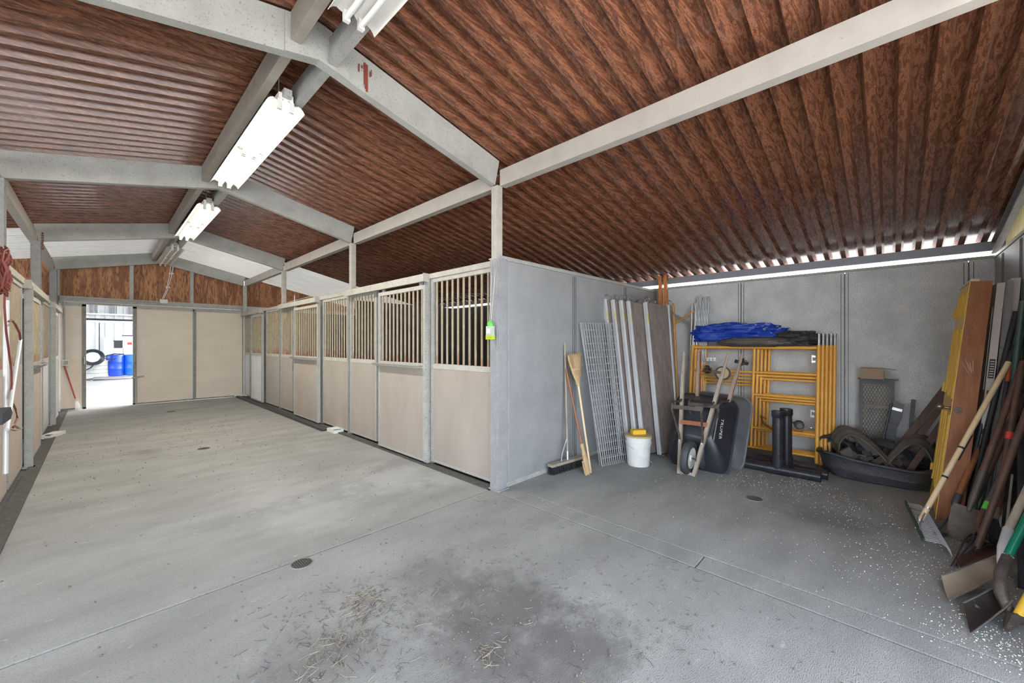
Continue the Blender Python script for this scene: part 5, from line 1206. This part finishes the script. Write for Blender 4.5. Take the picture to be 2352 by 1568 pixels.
pole('pole', 'stick with orange plastic sleeve at its top, behind the pale rake', V((4.72, -.50, 0)), Wp(2322, 826, YWL+.03), BLKF, .012, [(.87, 1.0, ORANGEP)])
pole('pole', 'brown wooden shaft with red collar, right of the spade', V((4.5, -.52, 0)), Wp(2345, 850, YWL+.02), DARKW, .019, [(.60, .64, REDC)])
pole('pole', 'dark brown shaft leaning behind the manure fork', V((4.25, -.42, 0)), Wp(2375, 900, YWL+.0), DARKW, .02)
pole('pole', 'thin white stick standing by the steel broom ferrule', V((3.95, -.50, 0)), Wp(2325, 1090, YWL+.04), WHITEP, .007)
pole('pole', 'short black bar standing in the shade of the side wall', V((3.9, -.58, 0)), Wp(2345, 960, YWL+.02), BLKP, .02)

# ================================================================= ALONG THE LEFT ROW
XLF = -.50
def Lf(px, py_, x=XLF): return onx(px, py_, x)
p0 = onz(12, 1090); p1 = Lf(14, 690, XLF-.03); p0 = V((XLF+.02, p1.y-.02, .05))
p0 = onx(12, 1088, XLF-.02); tag(MB().tube(p0, Lf(15, 690, XLF-.04), .017, 12).build('steel_pipe', STEEL if False else ALU, smooth=True), 'upright silver pipe at the left edge of the picture', 'pipe')
tag(MB().tube(Lf(16, 986, XLF+.03), Lf(47, 780, XLF-.03), .013, 12).build('silver_rod', ALU, smooth=True), 'slanted silver rod beside the upright pipe', 'rod')
b = MB(); random.seed(21); c_ = Lf(8, 622, XLF+.02)
for k in range(16):
    rr = .13+random.uniform(-.04, .05); b.path([c_+V((.02*math.sin(k)+.012*math.cos(a_*2+k), math.cos(a_*PI/8)*rr*.55, math.sin(a_*PI/8)*rr+random.uniform(-.01, .01))) for a_ in range(16)], .006, 5, close=True)
REDCORD = mat('red_brown_cord', (.22, .045, .03), (.12, .03, .025), 14, .6)
tag(b.build('cord_coil', REDCORD, smooth=True), 'coil of red-brown cord hanging at the top left edge', 'cord')
b = MB(); b.path([Lf(12, 650), Lf(10, 700), Lf(14, 760), Lf(22, 820), Lf(26, 850), Lf(27, 880), Lf(24, 915), Lf(36, 940), Lf(40, 960), Lf(30, 982)], .007, 6)
b.path([Lf(20, 738), Lf(27, 735), Lf(35, 745), Lf(45, 765), Lf(47, 780)], .008, 6); tag(b.build('cord', REDCORD, smooth=True), 'thin red cord hanging down the left stall beside the slanted rod', 'cord')
b = MB(); b.path([Lf(18, 982), Lf(30, 975), Lf(45, 984)], .01, 6); b.path([Lf(22, 985), Lf(35, 988), Lf(50, 983)], .008, 6); tag(b.build('rope_knot', OLDW, smooth=True), 'frayed rope ends on a ledge of the near left stall', 'rope')
b = MB(); q = onx(-12, 953, -.36); b.prism([q+V((0, -.25, -.02)), q+V((.0, .0, -.025)), q+V((0, .05, .0)), q+V((0, .0, .035)), q+V((0, -.25, .03))], (.05, 0, 0)); tag(b.build('broom_head', BLKBR), 'black pointed broom end poking in at the left edge', 'broom')
# fan rake against the far wall
p0 = onz(183, 941); p0.y = min(p0.y, 13.1); p1 = ony(147, 838, YE-.2); t = thing('leaf_rake', 'small rake with red-brown handle leaning at the far left corner', 'rake', p0)
dd = (p1-p0).normalized(); MB().path([p0+dd*.28, p1], .014, 8).build('handle', REDP, t, True)
for k in range(9): MB().path([p0+dd*.30, p0+dd*.18+RT*(.012*(k-4)), p0+RT*(.022*(k-4))+UP*.005], .004, 4).build('tine', WHITEP, t)
# small white tray and white box on the floor
def ftray(px, py_, w_, l_, h_, m, name, lab, cat, rot=0.0):
    c_ = onz(px, py_); t = thing(name, lab, cat, c_); M = Matrix.Rotation(rot, 3, 'Z')
    MB().box(c_+UP*.006, (w_, l_, .012), M).build('base', m, t)
    for sx_, sy in ((1, 0), (-1, 0), (0, 1), (0, -1)):
        MB().box(c_+M @ V((sx_*w_/2, sy*l_/2, 0))+UP*h_/2, (.012 if sx_ else w_, .012 if sy else l_, h_), M).build('side', m, t)
    MB().box(c_+M @ V((0, l_*.12, h_*.9)), (w_*.9, l_*.5, .012), M).build('top_plate', m, t)
    return t
ftray(120, 1002, .13, .42, .05, WHITEP, 'bait_station', 'long white bait box on the floor by the left stalls', 'trap', -.35)
ftray(770, 991, .15, .30, .055, WHITEP, 'bait_station', 'white bait box on the floor beside the second right stall', 'trap', .0)
c_ = onz(549, 910); b = MB(); b.lo((c_.x-.12, c_.y-.06, 0), (c_.x+.12, c_.y+.06, .05)); b.lo((c_.x-.08, c_.y-.03, .05), (c_.x+.08, c_.y+.03, .07)); tag(b.build('white_block', WHITEP), 'small white block in the far right corner of the aisle', 'block')
# fly trap on strings
p = onx(1126, 760, 2.74); t = thing('fly_trap', 'clear fly trap bag with yellow-green liquid hung on strings before the first stall panel', 'trap', p)
BAG = mat('cloudy_bag_plastic', (.55, .60, .50), (.40, .45, .36), 12, .2); LIQ = mat('yellow_green_liquid', (.50, .60, .04), (.40, .5, .03), 8, .3)
MB().box(p+UP*.0, (.05, .075, .10)).build('bag', BAG, t); MB().box(p-UP*.065, (.055, .078, .04)).build('liquid', LIQ, t); MB().lathe([(0, 0), (.03, 0), (.035, .02), (.03, .035), (.018, .05), (0, .052)], p+UP*.05, n=14).build('cap', GBAND, t, True)
MB().box(p+V((-.027, 0, .0)), (.002, .05, .05)).build('paper_label', WHITEP, t)
MB().path([p+UP*.10+V((0, -.01, 0)), V((2.80, p.y-.02, 2.29))], .002, 4).path([p+UP*.10+V((0, .01, 0)), V((2.80, p.y+.04, 2.29))], .002, 4).build('string', WHITEP, t)
# thin wire above the far stalls
b = MB(); b.path([onx(660, 694, 2.86), onx(700, 684, 2.86), onx(760, 670, 2.86), onx(815, 655, 2.86)], .004, 5); tag(b.build('wire', WHITEP), 'thin white wire sagging above the right stall head rail', 'wire')

# ================================================================= FLOOR DRAINS AND LITTER
def drain(px, py_, r, lab, deep=.012):
    c_ = onz(px, py_); c_.z = 0; t = thing('floor_drain', lab, 'drain', c_, 'round floor drains')
    MB().lathe([(r, .0005), (r*1.0, .004), (r*1.12, .004), (r*1.15, .0005)], c_, n=28).build('ring', GALVD, t, True)
    MB().lathe([(0, .0012), (r, .0012)], c_, n=28).build('pit', BLKP, t)
    b = MB(); n_ = 9
    for k in range(n_):
        x_ = -r+2*r*(k+.5)/n_; h_ = math.sqrt(max(0, r*r-x_*x_)); b.lo(c_+V((x_-r*.035, -h_, .0015)), c_+V((x_+r*.035, h_, .005)))
    b.build('grate', DSTEEL, t)
drain(693, 1294, .064, 'nearest round floor drain in the aisle joint')
drain(468, 1030, .07, 'second floor drain, midway down the aisle')
drain(393, 945, .08, 'farthest floor drain near the end door')
drain(1733, 1145, .066, 'floor drain with slotted grate in the storage bay')

random.seed(42)
def litter_pebbles(spec, m, name, lab, rmin, rmax):
    b = MB()
    for px, py_, sx_, n_ in spec:
        c_ = onz(px, py_)
        for k in range(n_):
            x_, y_ = random.gauss(c_.x, sx_), random.gauss(c_.y, sx_)
            if not (XL+.13 < x_ < XR-.12 or (XR+.0 < x_ < 6.4 and -.7 < y_ < 2.85)): continue
            if y_ < -.7 or y_ > 13: continue
            r = random.uniform(rmin, rmax); b.ball((x_, y_, r*.45), r, 5, 3, (1, random.uniform(.6, 1.2), .6))
    o = b.build(name, m); o['kind'] = 'stuff'; tag(o, lab, 'litter')
PEB = mat('dark_grit', (.10, .09, .075), (.22, .2, .17), 30, .9); 
litter_pebbles([(1150, 1400, .38, 260), (850, 1430, .28, 200), (600, 1450, .4, 60), (1400, 1400, .4, 70), (980, 1290, .5, 90), (480, 980, .8, 160), (560, 1000, 1.2, 160), (420, 1060, .8, 80), (250, 1180, .9, 50), (800, 1080, .7, 60), (1500, 1200, .6, 50), (1600, 1400, .5, 40)], PEB, 'grit', 'dark grit and dropped seeds scattered over the concrete floor', .003, .009)
litter_pebbles([(1720, 1100, .22, 160), (1850, 1120, .25, 160), (2000, 1180, .25, 200), (2180, 1300, .25, 300), (2300, 1480, .14, 400), (2250, 1230, .2, 160), (2060, 1330, .3, 120), (1900, 1250, .4, 120), (1560, 1110, .25, 60), (1850, 1110, .1, 80)], BONDW, 'white_flakes', 'small white flakes scattered on the floor by the tools and pipes', .0015, .0045)
def straws(spec, m, name, lab, lmin, lmax, r):
    b = MB()
    for px, py_, s_, n_, ang in spec:
        c_ = onz(px, py_)
        for k in range(n_):
            x_, y_ = random.gauss(c_.x, s_), random.gauss(c_.y, s_)
            if not (XL+.15 < x_ < XR-.12 or (XR < x_ < 6.2 and y_ < 2.8)): continue
            a_ = random.uniform(0, PI) if ang is None else random.gauss(ang, .5); L_ = random.uniform(lmin, lmax); z = r+random.uniform(0, .012 if s_ < .15 else .002)
            d = V((math.cos(a_), math.sin(a_), random.uniform(-.04, .04)))*L_/2; p = V((x_, y_, z)); bend = V((-d.y, d.x, 0))*random.uniform(-.25, .25)
            b.path([p-d, p+bend, p+d], [r, r, r*.6], 3)
    o = b.build(name, m); o['kind'] = 'stuff'; tag(o, lab, 'litter')
STW = mat('dry_straw', (.42, .36, .27), (.2, .17, .13), 30, .8); TWG = mat('dark_twig', (.055, .042, .035), (.12, .1, .08), 30, .8)
straws([(840, 1385, .07, 60, .3), (780, 1500, .07, 45, 1.2), (1130, 1500, .04, 25, None), (1240, 1370, .3, 16, None), (960, 1300, .5, 24, None), (700, 1560, .1, 25, None), (1200, 1250, .6, 26, None), (860, 1420, .16, 40, None)], STW, 'straw_litter', 'wisps of dry straw and grass on the near floor', .03, .10, .0014)
straws([(840, 1385, .08, 70, None), (790, 1490, .09, 60, 1.2), (700, 1440, .25, 60, None), (1000, 1400, .4, 70, None), (1300, 1420, .35, 40, None), (1580, 1460, .06, 12, None), (1560, 1300, .15, 12, None), (400, 990, 1.0, 60, None), (100, 1060, .2, 20, None), (1280, 1200, .5, 50, None), (1150, 1140, .25, 25, None), (1000, 1060, .6, 25, None), (1700, 1300, .5, 20, None)], TWG, 'twig_litter', 'small dark twigs and stems on the concrete floor', .015, .07, .0011)
